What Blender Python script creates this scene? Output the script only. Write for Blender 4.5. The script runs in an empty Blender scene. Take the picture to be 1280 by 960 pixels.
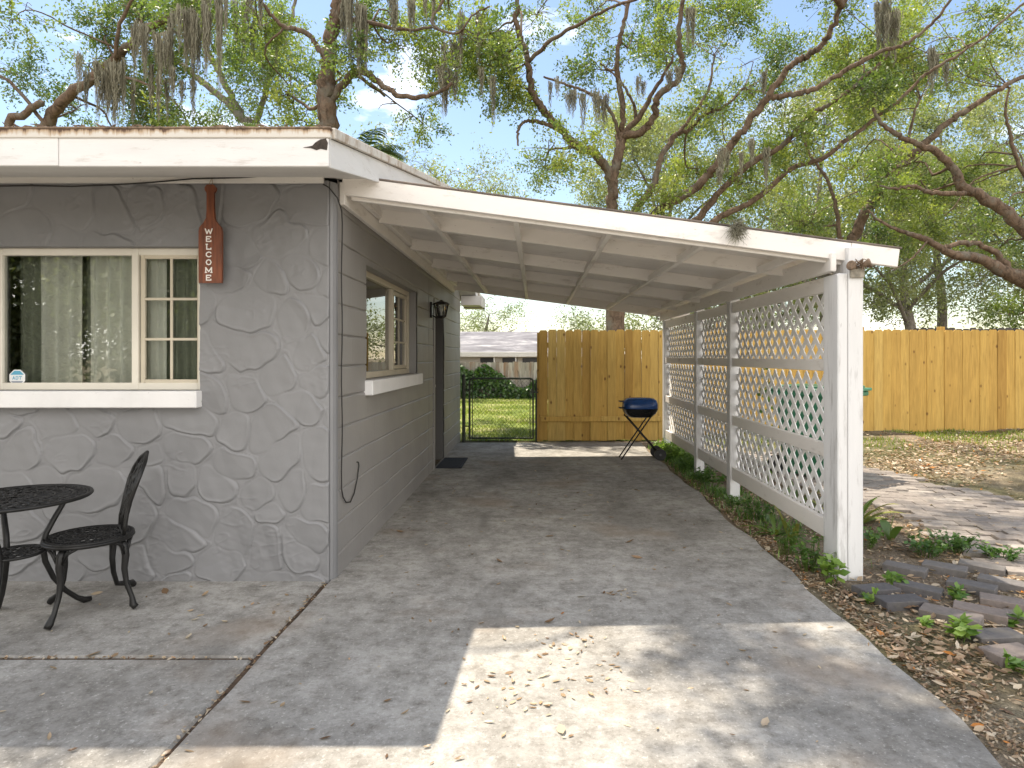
import bpy, math, random
import numpy as np
from mathutils import Vector, Matrix

R = math.radians
random.seed(7)
rng = np.random.default_rng(7)
scn = bpy.context.scene
COL = scn.collection

# ------------------------------------------------------------------ camera
cam_d = bpy.data.cameras.new('camera')
cam = bpy.data.objects.new('camera', cam_d)
COL.objects.link(cam)
cam.location = (0, 0, 1.4)
cam.rotation_euler = (R(90), 0, 0)
cam_d.sensor_width = 36
cam_d.lens = 22.5
cam_d.shift_x = -29 / 1280
cam_d.shift_y = -34 / 1280
cam_d.clip_start = 0.05
cam_d.clip_end = 2000
scn.camera = cam
scn.render.resolution_x, scn.render.resolution_y = 1024, 768

# ------------------------------------------------------------------ sky and sun
SUN = Vector((-0.245, 0.315, 1.0)).normalized()
EL = math.asin(SUN.z)
ROT = math.atan2(SUN.x, SUN.y)
w = bpy.data.worlds.new('World')
scn.world = w
w.use_nodes = True
nt = w.node_tree
nt.nodes.clear()
wo = nt.nodes.new('ShaderNodeOutputWorld')
bg = nt.nodes.new('ShaderNodeBackground')
sky = nt.nodes.new('ShaderNodeTexSky')
sky.sky_type = 'NISHITA'
sky.sun_disc = False
sky.sun_elevation = EL
sky.sun_rotation = ROT
sky.air_density = 1.15
sky.dust_density = 0.35
sky.ozone_density = 1.0
tc = nt.nodes.new('ShaderNodeTexCoord')
mp = nt.nodes.new('ShaderNodeMapping')
mp.inputs['Scale'].default_value = (1.6, 1.6, 4.2)
mp.inputs['Location'].default_value = (0.42, 0.1, 0.25)
cn = nt.nodes.new('ShaderNodeTexNoise')
cn.inputs['Scale'].default_value = 2.1
cn.inputs['Detail'].default_value = 9
cn.inputs['Roughness'].default_value = 0.55
cr = nt.nodes.new('ShaderNodeValToRGB')
cr.color_ramp.elements[0].position = 0.50
cr.color_ramp.elements[1].position = 0.68
mixc = nt.nodes.new('ShaderNodeMix')
mixc.data_type = 'RGBA'
mixc.inputs['B'].default_value = (14.5, 14.3, 14.2, 1)
nt.links.new(tc.outputs['Generated'], mp.inputs['Vector'])
nt.links.new(mp.outputs['Vector'], cn.inputs['Vector'])
# unseen cloud added behind the camera (-y) to brighten the shade; thinner overhead
sepx = nt.nodes.new('ShaderNodeSeparateXYZ')
nt.links.new(tc.outputs['Generated'], sepx.inputs[0])
k1 = nt.nodes.new('ShaderNodeMapRange')
k1.inputs['From Min'].default_value = 0.35; k1.inputs['From Max'].default_value = -0.5
k1.inputs['To Min'].default_value = -0.06; k1.inputs['To Max'].default_value = 0.17
nt.links.new(sepx.outputs['Y'], k1.inputs['Value'])
k2 = nt.nodes.new('ShaderNodeMapRange')
k2.inputs['From Min'].default_value = 0.5; k2.inputs['From Max'].default_value = 0.9
k2.inputs['To Min'].default_value = 0.0; k2.inputs['To Max'].default_value = -0.12
nt.links.new(sepx.outputs['Z'], k2.inputs['Value'])
ad = nt.nodes.new('ShaderNodeMath'); ad.operation = 'ADD'
ad2 = nt.nodes.new('ShaderNodeMath'); ad2.operation = 'ADD'
nt.links.new(k1.outputs[0], ad.inputs[0]); nt.links.new(k2.outputs[0], ad.inputs[1])
nt.links.new(ad.outputs[0], ad2.inputs[0]); nt.links.new(cn.outputs['Fac'], ad2.inputs[1])
nt.links.new(ad2.outputs[0], cr.inputs['Fac'])
nt.links.new(cr.outputs['Color'], mixc.inputs['Factor'])
nt.links.new(sky.outputs['Color'], mixc.inputs['A'])
nt.links.new(mixc.outputs['Result'], bg.inputs['Color'])
bg.inputs['Strength'].default_value = 0.105
nt.links.new(bg.outputs['Background'], wo.inputs['Surface'])

sl = bpy.data.lights.new('sun', 'SUN')
sl.energy = 3.7
sl.angle = R(0.6)
sl.color = (1.0, 0.93, 0.82)
sun = bpy.data.objects.new('sun', sl)
COL.objects.link(sun)
sun.rotation_euler = (-SUN).to_track_quat('-Z', 'Y').to_euler()
sun.location = (-10, 12, 30)

scn.view_settings.view_transform = 'Standard'
scn.view_settings.look = 'None'
scn.view_settings.gamma = 1
scn.view_settings.use_curve_mapping = False
scn.view_settings.exposure = 1.08
scn.view_settings.use_white_balance = True      # the photograph is balanced for the shade
scn.view_settings.white_balance_temperature = 6900
scn.view_settings.white_balance_tint = 10

# ------------------------------------------------------------------ helpers
F = 800.0
def P(px, py, d):
    """point of the place seen along a given direction at distance d in front"""
    return Vector(((px - 669) * d / F, d, 1.4 - (py - 446) * d / F))

OFF = {}
def setp(o, label=None, cat=None, group=None, kind=None):
    if label: o['label'] = label
    if cat: o['category'] = cat
    if group: o['group'] = group
    if kind: o['kind'] = kind
    return o

def thing(name, loc, label, cat, group=None):
    o = bpy.data.objects.new(name, None)
    o.empty_display_size = 0.1
    COL.objects.link(o)
    o.location = loc
    OFF[o] = Vector(loc)
    return setp(o, label, cat, group)

def link(name, me, mat, parent=None, origin=None):
    o = bpy.data.objects.new(name, me)
    COL.objects.link(o)
    base = OFF[parent] if parent else Vector((0, 0, 0))
    org = Vector(origin) if origin is not None else base
    me.transform(Matrix.Translation(-org))
    if parent: o.parent = parent
    o.location = org - base
    OFF[o] = org
    if mat: me.materials.append(mat)
    return o

# chamfered box template
_S = [(a, b, c) for a in (-1, 1) for b in (-1, 1) for c in (-1, 1)]
_IDX = {}
for i, s in enumerate(_S):
    for a in range(3): _IDX[(s, a)] = i * 3 + a
_CF = []
for a in range(3):
    b, c = (a + 1) % 3, (a + 2) % 3
    for sg in (-1, 1):
        q = []
        for (sb, sc) in ((-1, -1), (1, -1), (1, 1), (-1, 1)):
            s = [0, 0, 0]; s[a] = sg; s[b] = sb; s[c] = sc
            q.append(_IDX[(tuple(s), a)])
        _CF.append(q if sg > 0 else q[::-1])
for c in range(3):
    a, b = (c + 1) % 3, (c + 2) % 3
    for sa in (-1, 1):
        for sb in (-1, 1):
            s0 = [0, 0, 0]; s0[a] = sa; s0[b] = sb; s0[c] = -1
            s1 = list(s0); s1[c] = 1
            q = [_IDX[(tuple(s0), a)], _IDX[(tuple(s0), b)], _IDX[(tuple(s1), b)], _IDX[(tuple(s1), a)]]
            _CF.append(q if sa * sb > 0 else q[::-1])
for s in _S:
    q = [_IDX[(s, 0)], _IDX[(s, 1)], _IDX[(s, 2)]]
    _CF.append(q if s[0] * s[1] * s[2] > 0 else q[::-1])

class MB:
    def __init__(self):
        self.v = []; self.f = []; self.t = []
    def add(self, vs, fs, tone=0.5):
        n = len(self.v)
        self.v += [tuple(x) for x in vs]
        self.f += [tuple(i + n for i in q) for q in fs]
        self.t += [tone] * len(fs)
        return self
    def box(self, lo, hi, ch=0.003, M=None, tone=0.5):
        lo = Vector(lo); hi = Vector(hi)
        c = (lo + hi) / 2; h = (hi - lo) / 2
        ch = min(ch, min(h) * 0.45)
        vs = []
        for s in _S:
            for a in range(3):
                vs.append(Vector([c[k] + s[k] * (h[k] - (0 if k == a else ch)) for k in range(3)]))
        if M is not None: vs = [M @ v for v in vs]
        return self.add(vs, _CF, tone)
    def beam(self, p0, p1, wd, ht, up=(0, 0, 1), ch=0.003, tone=0.5):
        """bar from p0 to p1, wd across, ht along up"""
        p0 = Vector(p0); p1 = Vector(p1)
        x = (p1 - p0); L = x.length; x.normalize()
        z = Vector(up); z = (z - x * z.dot(x)).normalized()
        y = z.cross(x)
        M = Matrix((x, y, z)).transposed().to_4x4()
        M.translation = (p0 + p1) / 2
        return self.box((-L / 2, -wd / 2, -ht / 2), (L / 2, wd / 2, ht / 2), ch, M, tone)
    def tube(self, pts, rad, n=8, cap=True, tone=0.5, flat=1.0):
        pts = [Vector(p) for p in pts]
        if not hasattr(rad, '__len__'): rad = [rad] * len(pts)
        ref = Vector((0, 0, 1))
        vs = []; fs = []
        u = None
        for i, p in enumerate(pts):
            t = (pts[min(i + 1, len(pts) - 1)] - pts[max(i - 1, 0)])
            if t.length < 1e-9: t = Vector((0, 0, 1))
            t.normalize()
            if u is None:
                u = t.orthogonal().normalized()
            else:
                u = (u - t * u.dot(t))
                u = u.normalized() if u.length > 1e-6 else t.orthogonal().normalized()
            b = t.cross(u)
            for k in range(n):
                a = 2 * math.pi * k / n
                vs.append(p + (u * math.cos(a) + b * math.sin(a) * flat) * rad[i])
        m = len(pts)
        for i in range(m - 1):
            for k in range(n):
                fs.append((i * n + k, i * n + (k + 1) % n, (i + 1) * n + (k + 1) % n, (i + 1) * n + k))
        if cap:
            fs.append(tuple(range(n))[::-1]); fs.append(tuple((m - 1) * n + k for k in range(n)))
        return self.add(vs, fs, tone)
    def lathe(self, prof, c, n=24, tone=0.5, axis='z'):
        vs = []; fs = []
        c = Vector(c)
        for (r, z) in prof:
            for k in range(n):
                a = 2 * math.pi * k / n
                q = Vector((r * math.cos(a), r * math.sin(a), z))
                if axis == 'x': q = Vector((q.z, q.x, q.y))
                if axis == 'y': q = Vector((q.y, q.z, q.x))
                vs.append(c + q)
        m = len(prof)
        for i in range(m - 1):
            for k in range(n):
                fs.append((i * n + k, i * n + (k + 1) % n, (i + 1) * n + (k + 1) % n, (i + 1) * n + k))
        fs.append(tuple(range(n))[::-1]); fs.append(tuple((m - 1) * n + k for k in range(n)))
        return self.add(vs, fs, tone)
    def prism(self, poly, d, tone=0.5):
        """poly: list of 3D points, extruded by vector d"""
        d = Vector(d); n = len(poly)
        vs = [Vector(p) for p in poly] + [Vector(p) + d for p in poly]
        fs = [tuple(range(n))[::-1], tuple(range(n, 2 * n))]
        for k in range(n): fs.append((k, (k + 1) % n, n + (k + 1) % n, n + k))
        return self.add(vs, fs, tone)
    def build(self, name, mat, parent=None, smooth=False, origin=None, angle=None):
        me = bpy.data.meshes.new(name)
        me.from_pydata(self.v, [], self.f)
        a = me.attributes.new('tone', 'FLOAT', 'FACE')
        a.data.foreach_set('value', np.array(self.t, dtype=np.float32))
        if smooth: me.polygons.foreach_set('use_smooth', [True] * len(me.polygons))
        me.update()
        if smooth and angle: me.set_sharp_from_angle(angle=R(angle))
        return link(name, me, mat, parent, origin)

def arr_mesh(name, V, Q, mat, parent=None, tone=None, smooth=False, origin=None):
    V = np.ascontiguousarray(V, dtype=np.float32); Q = np.ascontiguousarray(Q, dtype=np.int32)
    me = bpy.data.meshes.new(name)
    me.vertices.add(len(V)); me.vertices.foreach_set('co', V.ravel())
    k = Q.shape[1]
    me.loops.add(Q.size); me.loops.foreach_set('vertex_index', Q.ravel())
    me.polygons.add(len(Q)); me.polygons.foreach_set('loop_start', np.arange(0, Q.size, k, dtype=np.int32))
    me.update(calc_edges=True)
    if tone is not None:
        a = me.attributes.new('tone', 'FLOAT', 'FACE')
        a.data.foreach_set('value', np.ascontiguousarray(tone, dtype=np.float32))
    if smooth: me.polygons.foreach_set('use_smooth', np.ones(len(Q), dtype=bool))
    me.update()
    return link(name, me, mat, parent, origin)

def sinnoise(x, y, scale, seed, n=14):
    r = np.random.default_rng(seed)
    out = np.zeros_like(x, dtype=float)
    for i in range(n):
        k = r.normal(size=2) * scale; ph = r.uniform(0, 6.28)
        out += np.sin(k[0] * x + k[1] * y + ph)
    return out / math.sqrt(n / 2)

# ------------------------------------------------------------------ materials
def _n(nt, t, **kw):
    n = nt.nodes.new(t)
    for k, v in kw.items(): setattr(n, k, v)
    return n

def pos_coord(nt, scale=(1, 1, 1)):
    g = _n(nt, 'ShaderNodeNewGeometry')
    m = _n(nt, 'ShaderNodeMapping')
    m.inputs['Scale'].default_value = scale
    nt.links.new(g.outputs['Position'], m.inputs['Vector'])
    return m.outputs['Vector']

def noise(nt, vec, scale, detail=5, rough=0.55, dist=0.0):
    n = _n(nt, 'ShaderNodeTexNoise')
    n.inputs['Scale'].default_value = scale; n.inputs['Detail'].default_value = detail
    n.inputs['Roughness'].default_value = rough; n.inputs['Distortion'].default_value = dist
    nt.links.new(vec, n.inputs['Vector'])
    return n.outputs['Fac']

def ramp(nt, fac, stops):
    r = _n(nt, 'ShaderNodeValToRGB')
    e = r.color_ramp.elements
    while len(e) < len(stops): e.new(0.5)
    for i, (p, c) in enumerate(stops):
        e[i].position = p
        e[i].color = (*c, 1) if len(c) == 3 else c
    nt.links.new(fac, r.inputs['Fac'])
    return r.outputs['Color']

def mix(nt, fac, a, b, mode='MIX'):
    m = _n(nt, 'ShaderNodeMix', data_type='RGBA', blend_type=mode)
    for s, v in (('Factor', fac), ('A', a), ('B', b)):
        if hasattr(v, 'links'): nt.links.new(v, m.inputs[s])
        elif s == 'Factor': m.inputs[s].default_value = v
        else: m.inputs[s].default_value = (*v, 1)
    return m.outputs['Result']

def newmat(name):
    m = bpy.data.materials.new(name); m.use_nodes = True
    nt = m.node_tree
    b = nt.nodes['Principled BSDF']
    return m, nt, b

def bump(nt, b, h, strength=0.3, dist=0.01):
    n = _n(nt, 'ShaderNodeBump')
    n.inputs['Strength'].default_value = strength; n.inputs['Distance'].default_value = dist
    nt.links.new(h, n.inputs['Height']); nt.links.new(n.outputs['Normal'], b.inputs['Normal'])

def simple(name, c, rough=0.6, var=0.15, scale=6, stretch=(1, 1, 1), bmp=0.1, metal=0, spec=None, bscale=60):
    m, nt, b = newmat(name)
    v = pos_coord(nt, stretch)
    f = noise(nt, v, scale, 6)
    lo = tuple(x * (1 - var) for x in c); hi = tuple(min(1, x * (1 + var)) for x in c)
    nt.links.new(ramp(nt, f, [(0.3, lo), (0.7, hi)]), b.inputs['Base Color'])
    b.inputs['Roughness'].default_value = rough; b.inputs['Metallic'].default_value = metal
    if spec is not None: b.inputs['Specular IOR Level'].default_value = spec
    if bmp: bump(nt, b, noise(nt, v, bscale, 4), bmp, 0.004)
    return m

def white_wood(name, c=(0.74, 0.72, 0.70), dirt=0.45, stretch=(1, 1, 1), stain=(0.30, 0.24, 0.18), amount=0.62):
    m, nt, b = newmat(name)
    v = pos_coord(nt, stretch)
    f1 = noise(nt, v, 2.5, 7, 0.6)
    c1 = ramp(nt, f1, [(0.3, tuple(x * 0.86 for x in c)), (0.65, c)])
    f2 = noise(nt, v, 9, 8, 0.7)
    k = ramp(nt, f2, [(amount, (0, 0, 0)), (amount + 0.14, (dirt, dirt, dirt))])
    col = mix(nt, k, c1, stain)
    v2 = pos_coord(nt, (stretch[0] * 1.0, stretch[1] * 1.0, stretch[2] * 1.0))
    f3 = noise(nt, v2, 55, 3, 0.6)
    sp = ramp(nt, f3, [(0.70, (0, 0, 0)), (0.76, (0.6, 0.6, 0.6))])
    col = mix(nt, sp, col, (0.16, 0.13, 0.11))
    nt.links.new(col, b.inputs['Base Color'])
    b.inputs['Roughness'].default_value = 0.62
    bump(nt, b, noise(nt, v, 40, 5, 0.65), 0.25, 0.004)
    return m

def tone_mat(name, stops, rough=0.8, noise_scale=20, amt=0.35, stretch=(1, 1, 1), bmp=0.3, extra=None):
    m, nt, b = newmat(name)
    at = _n(nt, 'ShaderNodeAttribute', attribute_name='tone')
    col = ramp(nt, at.outputs['Fac'], stops)
    v = pos_coord(nt, stretch)
    f = noise(nt, v, noise_scale, 6, 0.6)
    k = ramp(nt, f, [(0.25, (1 - amt,) * 3), (0.75, (1 + 0,) * 3)])
    col = mix(nt, 1.0, col, k, 'MULTIPLY')
    if extra: col = extra(nt, v, col)
    nt.links.new(col, b.inputs['Base Color'])
    b.inputs['Roughness'].default_value = rough
    b.inputs['Specular IOR Level'].default_value = 0.3
    if bmp: bump(nt, b, f, bmp, 0.004)
    return m

def leaf_mat(name, stops, trans=0.45, gloss=0.06):
    m = bpy.data.materials.new(name); m.use_nodes = True
    nt = m.node_tree; nt.nodes.clear()
    out = _n(nt, 'ShaderNodeOutputMaterial')
    at = _n(nt, 'ShaderNodeAttribute', attribute_name='tone')
    col = ramp(nt, at.outputs['Fac'], stops)
    d = _n(nt, 'ShaderNodeBsdfDiffuse'); t = _n(nt, 'ShaderNodeBsdfTranslucent'); g = _n(nt, 'ShaderNodeBsdfGlossy')
    g.inputs['Roughness'].default_value = 0.4
    tcol = mix(nt, 1.0, col, (1.15, 1.32, 0.6), 'MULTIPLY')
    nt.links.new(col, d.inputs['Color']); nt.links.new(tcol, t.inputs['Color'])
    m1 = _n(nt, 'ShaderNodeMixShader'); m1.inputs[0].default_value = trans
    nt.links.new(d.outputs[0], m1.inputs[1]); nt.links.new(t.outputs[0], m1.inputs[2])
    m2 = _n(nt, 'ShaderNodeMixShader'); m2.inputs[0].default_value = gloss
    nt.links.new(m1.outputs[0], m2.inputs[1]); nt.links.new(g.outputs[0], m2.inputs[2])
    nt.links.new(m2.outputs[0], out.inputs['Surface'])
    return m

# concrete
def concrete_mat():
    m, nt, b = newmat('concrete')
    v = pos_coord(nt)
    f1 = noise(nt, v, 0.7, 8, 0.6, 0.4)
    c = ramp(nt, f1, [(0.28, (0.25, 0.234, 0.21)), (0.5, (0.36, 0.345, 0.318)), (0.72, (0.455, 0.434, 0.395))])
    f2 = noise(nt, v, 4.5, 8, 0.7)
    c = mix(nt, 1.0, c, ramp(nt, f2, [(0.3, (0.58, 0.57, 0.55)), (0.60, (1.03, 1.03, 1.03))]), 'MULTIPLY')
    f3 = noise(nt, v, 75, 5, 0.75)
    c = mix(nt, 1.0, c, ramp(nt, f3, [(0.26, (0.45, 0.44, 0.42)), (0.42, (0.95, 0.95, 0.95)), (0.6, (1.03, 1.03, 1.03)), (0.72, (1.2, 1.2, 1.18))]), 'MULTIPLY')
    f4 = noise(nt, v, 48, 5, 0.75)
    c = mix(nt, ramp(nt, f4, [(0.57, (0, 0, 0)), (0.63, (0.55, 0.55, 0.55))]), c, (0.55, 0.53, 0.49))
    f7 = noise(nt, v, 14, 8, 0.78)
    c = mix(nt, 1.0, c, ramp(nt, f7, [(0.34, (0.62, 0.60, 0.57)), (0.5, (1, 1, 1)), (0.66, (1.16, 1.16, 1.15))]), 'MULTIPLY')
    f8 = noise(nt, v, 34, 4, 0.7)
    c = mix(nt, ramp(nt, f8, [(0.66, (0, 0, 0)), (0.70, (0.6, 0.6, 0.6))]), c, (0.10, 0.085, 0.07))
    f5 = noise(nt, pos_coord(nt, (1.0, 0.35, 1)), 1.6, 5, 0.55, 0.8)
    c = mix(nt, ramp(nt, f5, [(0.52, (0, 0, 0)), (0.72, (0.6, 0.6, 0.6))]), c, (0.15, 0.14, 0.125))
    f6 = noise(nt, v, 1.1, 4, 0.5)
    c = mix(nt, ramp(nt, f6, [(0.56, (0, 0, 0)), (0.70, (0.5, 0.5, 0.5))]), c, (0.27, 0.20, 0.14))
    nt.links.new(c, b.inputs['Base Color'])
    b.inputs['Roughness'].default_value = 0.88
    b.inputs['Specular IOR Level'].default_value = 0.3
    bump(nt, b, f3, 0.5, 0.003)
    return m

def soil_mat():
    m, nt, b = newmat('soil')
    v = pos_coord(nt)
    f = noise(nt, v, 2.2, 8, 0.65)
    c = ramp(nt, f, [(0.3, (0.12, 0.092, 0.066)), (0.5, (0.24, 0.19, 0.14)), (0.7, (0.38, 0.32, 0.25))])
    g = noise(nt, v, 0.35, 6, 0.6)
    c = mix(nt, ramp(nt, g, [(0.45, (0, 0, 0)), (0.6, (0.55, 0.55, 0.55))]), c, (0.085, 0.11, 0.03))
    f3 = noise(nt, v, 60, 4, 0.7)
    c = mix(nt, 1.0, c, ramp(nt, f3, [(0.3, (0.45, 0.45, 0.45)), (0.65, (1.25, 1.25, 1.2))]), 'MULTIPLY')
    nt.links.new(c, b.inputs['Base Color'])
    b.inputs['Roughness'].default_value = 0.95
    b.inputs['Specular IOR Level'].default_value = 0.1
    bump(nt, b, f3, 0.9, 0.02)
    return m

def paint_mat(name, c, bl=None):
    m, nt, b = newmat(name)
    v = pos_coord(nt)
    f = noise(nt, v, 1.3, 7, 0.6)
    col = ramp(nt, f, [(0.3, tuple(x * 0.88 for x in c)), (0.7, tuple(x * 1.08 for x in c))])
    f2 = noise(nt, pos_coord(nt, (1, 1, 0.25)), 9, 6, 0.7)
    col = mix(nt, ramp(nt, f2, [(0.60, (0, 0, 0)), (0.78, (0.35, 0.35, 0.35))]), col, tuple(x * 0.6 for x in c))
    nt.links.new(col, b.inputs['Base Color'])
    b.inputs['Roughness'].default_value = 0.5
    f3 = noise(nt, v, 26, 6, 0.65, 0.6)
    bump(nt, b, f3, 0.2, 0.006)
    return m

M = {}
M['concrete'] = concrete_mat()
M['soil'] = soil_mat()
M['facade'] = paint_mat('grey_stone_paint', (0.215, 0.215, 0.220))
M['block'] = paint_mat('grey_block_paint', (0.265, 0.255, 0.246))
M['trim_white'] = white_wood('white_trim', (0.74, 0.725, 0.71), 0.45, (.5, .5, 3), amount=0.56)
M['wood_x'] = white_wood('white_painted_wood', (0.86, 0.82, 0.775), 0.5, (0.35, 1, 1), amount=0.57)
M['wood_y'] = white_wood('white_rafter_wood', (0.86, 0.82, 0.775), 0.5, (1, 0.3, 1), amount=0.57)
M['wood_z'] = white_wood('white_post_wood', (0.76, 0.755, 0.75), 0.5, (1.6, 1.6, 0.22), (0.25, 0.23, 0.21), 0.53)
M['lattice'] = white_wood('white_lattice_wood', (0.86, 0.85, 0.835), 0.3, (1, 1, 1), amount=0.66)
M['soffit'] = white_wood('soffit_paint', (0.66, 0.635, 0.60), 0.25, (0.4, 1, 1), amount=0.68)
def rust_mat():
    m, nt, b = newmat('stained_drip_edge')
    f = noise(nt, pos_coord(nt, (11, 11, 5)), 1.0, 8, 0.75)
    f2 = noise(nt, pos_coord(nt, (2, 2, 2)), 1.6, 4, 0.6)
    mm = _n(nt, 'ShaderNodeMath', operation='MULTIPLY_ADD'); mm.inputs[1].default_value = 0.5
    nt.links.new(f2, mm.inputs[0]); nt.links.new(f, mm.inputs[2])
    c = ramp(nt, mm.outputs[0], [(0.74, (0.60, 0.57, 0.52)), (0.86, (0.42, 0.34, 0.26)), (0.98, (0.13, 0.085, 0.055))])
    nt.links.new(c, b.inputs['Base Color']); b.inputs['Roughness'].default_value = 0.8
    return m
M['rust'] = rust_mat()
def eave_mat():
    m, nt, b = newmat('rust_streaked_eave')
    g = _n(nt, 'ShaderNodeNewGeometry'); sp = _n(nt, 'ShaderNodeSeparateXYZ'); nt.links.new(g.outputs['Position'], sp.inputs[0])
    mr = _n(nt, 'ShaderNodeMapRange'); mr.inputs['From Min'].default_value = 2.460; mr.inputs['From Max'].default_value = 2.503
    mr.inputs['To Min'].default_value = -.12; mr.inputs['To Max'].default_value = .22
    nt.links.new(sp.outputs['Z'], mr.inputs['Value'])
    a1 = _n(nt, 'ShaderNodeMath', operation='MULTIPLY_ADD'); a1.inputs[1].default_value = .75
    nt.links.new(noise(nt, pos_coord(nt, (26, 1, 2.5)), 1.0, 6, .75), a1.inputs[0]); nt.links.new(mr.outputs[0], a1.inputs[2])
    a2 = _n(nt, 'ShaderNodeMath', operation='MULTIPLY_ADD'); a2.inputs[1].default_value = .5
    nt.links.new(noise(nt, pos_coord(nt, (3, 1, 6)), 1.0, 5, .6), a2.inputs[0]); nt.links.new(a1.outputs[0], a2.inputs[2])
    c = ramp(nt, a2.outputs[0], [(0.62, (0.62, 0.585, 0.53)), (0.74, (0.46, 0.34, 0.23)), (0.84, (0.10, 0.055, 0.035))])
    nt.links.new(c, b.inputs['Base Color']); b.inputs['Roughness'].default_value = 0.8
    return m
M['eave'] = eave_mat()
M['roofing'] = simple('roof_shingle', (0.16, 0.13, 0.11), 0.95, 0.5, 3, bmp=0.6, bscale=30)
M['frame'] = simple('window_frame_beige', (0.72, 0.68, 0.59), 0.45, 0.05, 4, bmp=0.0)
M['frame_b'] = simple('window_frame_bronze', (0.56, 0.50, 0.39), 0.45, 0.08, 4, bmp=0.0)
M['sill'] = white_wood('white_sill', (0.80, 0.79, 0.78), 0.12, amount=0.70)
M['doorgrey'] = simple('door_grey', (0.13, 0.125, 0.12), 0.5, 0.06, 3, bmp=0.05)
M['black'] = simple('black_iron', (0.012, 0.0115, 0.011), 0.42, 0.5, 14, bmp=0.25, spec=.35)
M['black_pl'] = simple('black_plastic', (0.02, 0.02, 0.02), 0.5, 0.3, 10, bmp=0.05)
M['cable'] = simple('cable_black', (0.02, 0.018, 0.016), 0.6, 0.2, 10, bmp=0)
M['mat'] = simple('rubber_mat', (0.028, 0.032, 0.042), 0.9, 0.35, 40, bmp=0.5, bscale=200)
M['blue'] = simple('blue_enamel', (0.012, 0.055, 0.19), 0.22, 0.15, 3, bmp=0.0)
M['enamel_k'] = simple('black_enamel', (0.012, 0.012, 0.013), 0.25, 0.2, 3, bmp=0)
M['chrome'] = simple('worn_chrome', (0.6, 0.6, 0.58), 0.3, 0.2, 20, bmp=0, metal=1)
M['bin'] = simple('green_plastic', (0.03, 0.17, 0.09), 0.36, 0.15, 3, bmp=0.05)
M['bin_lid'] = simple('green_lid_plastic', (0.045, 0.22, 0.12), 0.33, 0.15, 3, bmp=0.05)
M['gate'] = simple('green_gate_steel', (0.035, 0.042, 0.026), 0.55, 0.3, 12, bmp=0.1)
M['sign'] = simple('mahogany_wood', (0.17, 0.048, 0.018), 0.4, 0.45, 5, (14, 14, 1.2), 0.25)
M['ink'] = simple('white_lettering', (0.82, 0.80, 0.76), 0.5, 0.03, 4, bmp=0)
M['curtain'] = simple('sheer_curtain', (0.82, 0.80, 0.74), 0.9, 0.06, 3, bmp=0)
M['interior'] = simple('interior_wall', (0.26, 0.25, 0.23), 0.9, 0.05, 1, bmp=0)
M['rusty'] = simple('rusty_metal', (0.17, 0.115, 0.075), 0.8, 0.6, 40, bmp=0.5)
def bark_mat(name, c, lichen):
    m, nt, b = newmat(name)
    v = pos_coord(nt, (1, 1, .55))
    f = noise(nt, v, 9, 8, .7, 1.2)
    col = ramp(nt, f, [(.32, tuple(x * .35 for x in c)), (.5, c), (.68, tuple(x * 1.45 for x in c))])
    f2 = noise(nt, pos_coord(nt), 2.2, 7, .7)
    col = mix(nt, ramp(nt, f2, [(.52, (0, 0, 0)), (.64, (.7, .7, .7))]), col, lichen)
    nt.links.new(col, b.inputs['Base Color']); b.inputs['Roughness'].default_value = .95; b.inputs['Specular IOR Level'].default_value = .15
    bump(nt, b, f, 1.0, .035)
    return m
M['bark'] = bark_mat('oak_bark', (.15, .106, .076), (.19, .18, .15))
M['bark_g'] = bark_mat('grey_oak_bark', (.21, .185, .16), (.27, .26, .23))
M['palmtrunk'] = simple('palm_trunk', (0.17, 0.14, 0.11), 0.95, 0.4, 8, bmp=0.8)
M['moss'] = tone_mat('spanish_moss', [(0, (0.15, 0.135, 0.095)), (0.5, (0.25, 0.235, 0.17)), (1, (0.36, 0.345, 0.26))], 0.95, 8, 0.2, bmp=0)
OAK = [(0.0, (0.055, 0.095, 0.036)), (0.35, (0.11, 0.165, 0.050)), (0.7, (0.23, 0.285, 0.068)), (1.0, (0.38, 0.40, 0.10))]
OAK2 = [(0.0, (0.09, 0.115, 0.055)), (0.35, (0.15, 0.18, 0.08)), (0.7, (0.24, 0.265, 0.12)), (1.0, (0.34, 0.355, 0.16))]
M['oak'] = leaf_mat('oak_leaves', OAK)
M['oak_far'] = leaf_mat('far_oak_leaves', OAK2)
M['palm'] = leaf_mat('palm_leaves', [(0, (0.04, 0.075, 0.028)), (0.5, (0.08, 0.13, 0.045)), (1, (0.15, 0.20, 0.06))], 0.3, 0.1)
M['grass'] = leaf_mat('grass_blades', [(0, (0.09, 0.14, 0.02)), (0.5, (0.20, 0.25, 0.035)), (1, (0.40, 0.38, 0.12))], 0.4, 0.04)
M['weed'] = leaf_mat('weed_leaves', [(0, (0.045, 0.10, 0.022)), (0.5, (0.10, 0.20, 0.04)), (1, (0.26, 0.38, 0.07))], 0.4, 0.06)
M['strap'] = leaf_mat('strap_leaves', [(0, (0.05, 0.10, 0.02)), (0.5, (0.11, 0.18, 0.03)), (1, (0.34, 0.30, 0.07))], 0.35, 0.08)
M['litter'] = leaf_mat('dry_leaves', [(0, (0.10, 0.055, 0.032)), (0.3, (0.23, 0.145, 0.082)), (0.6, (0.38, 0.28, 0.18)), (0.85, (0.53, 0.45, 0.34)), (1, (0.45, 0.17, 0.03))], 0.12, 0.05)

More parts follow.
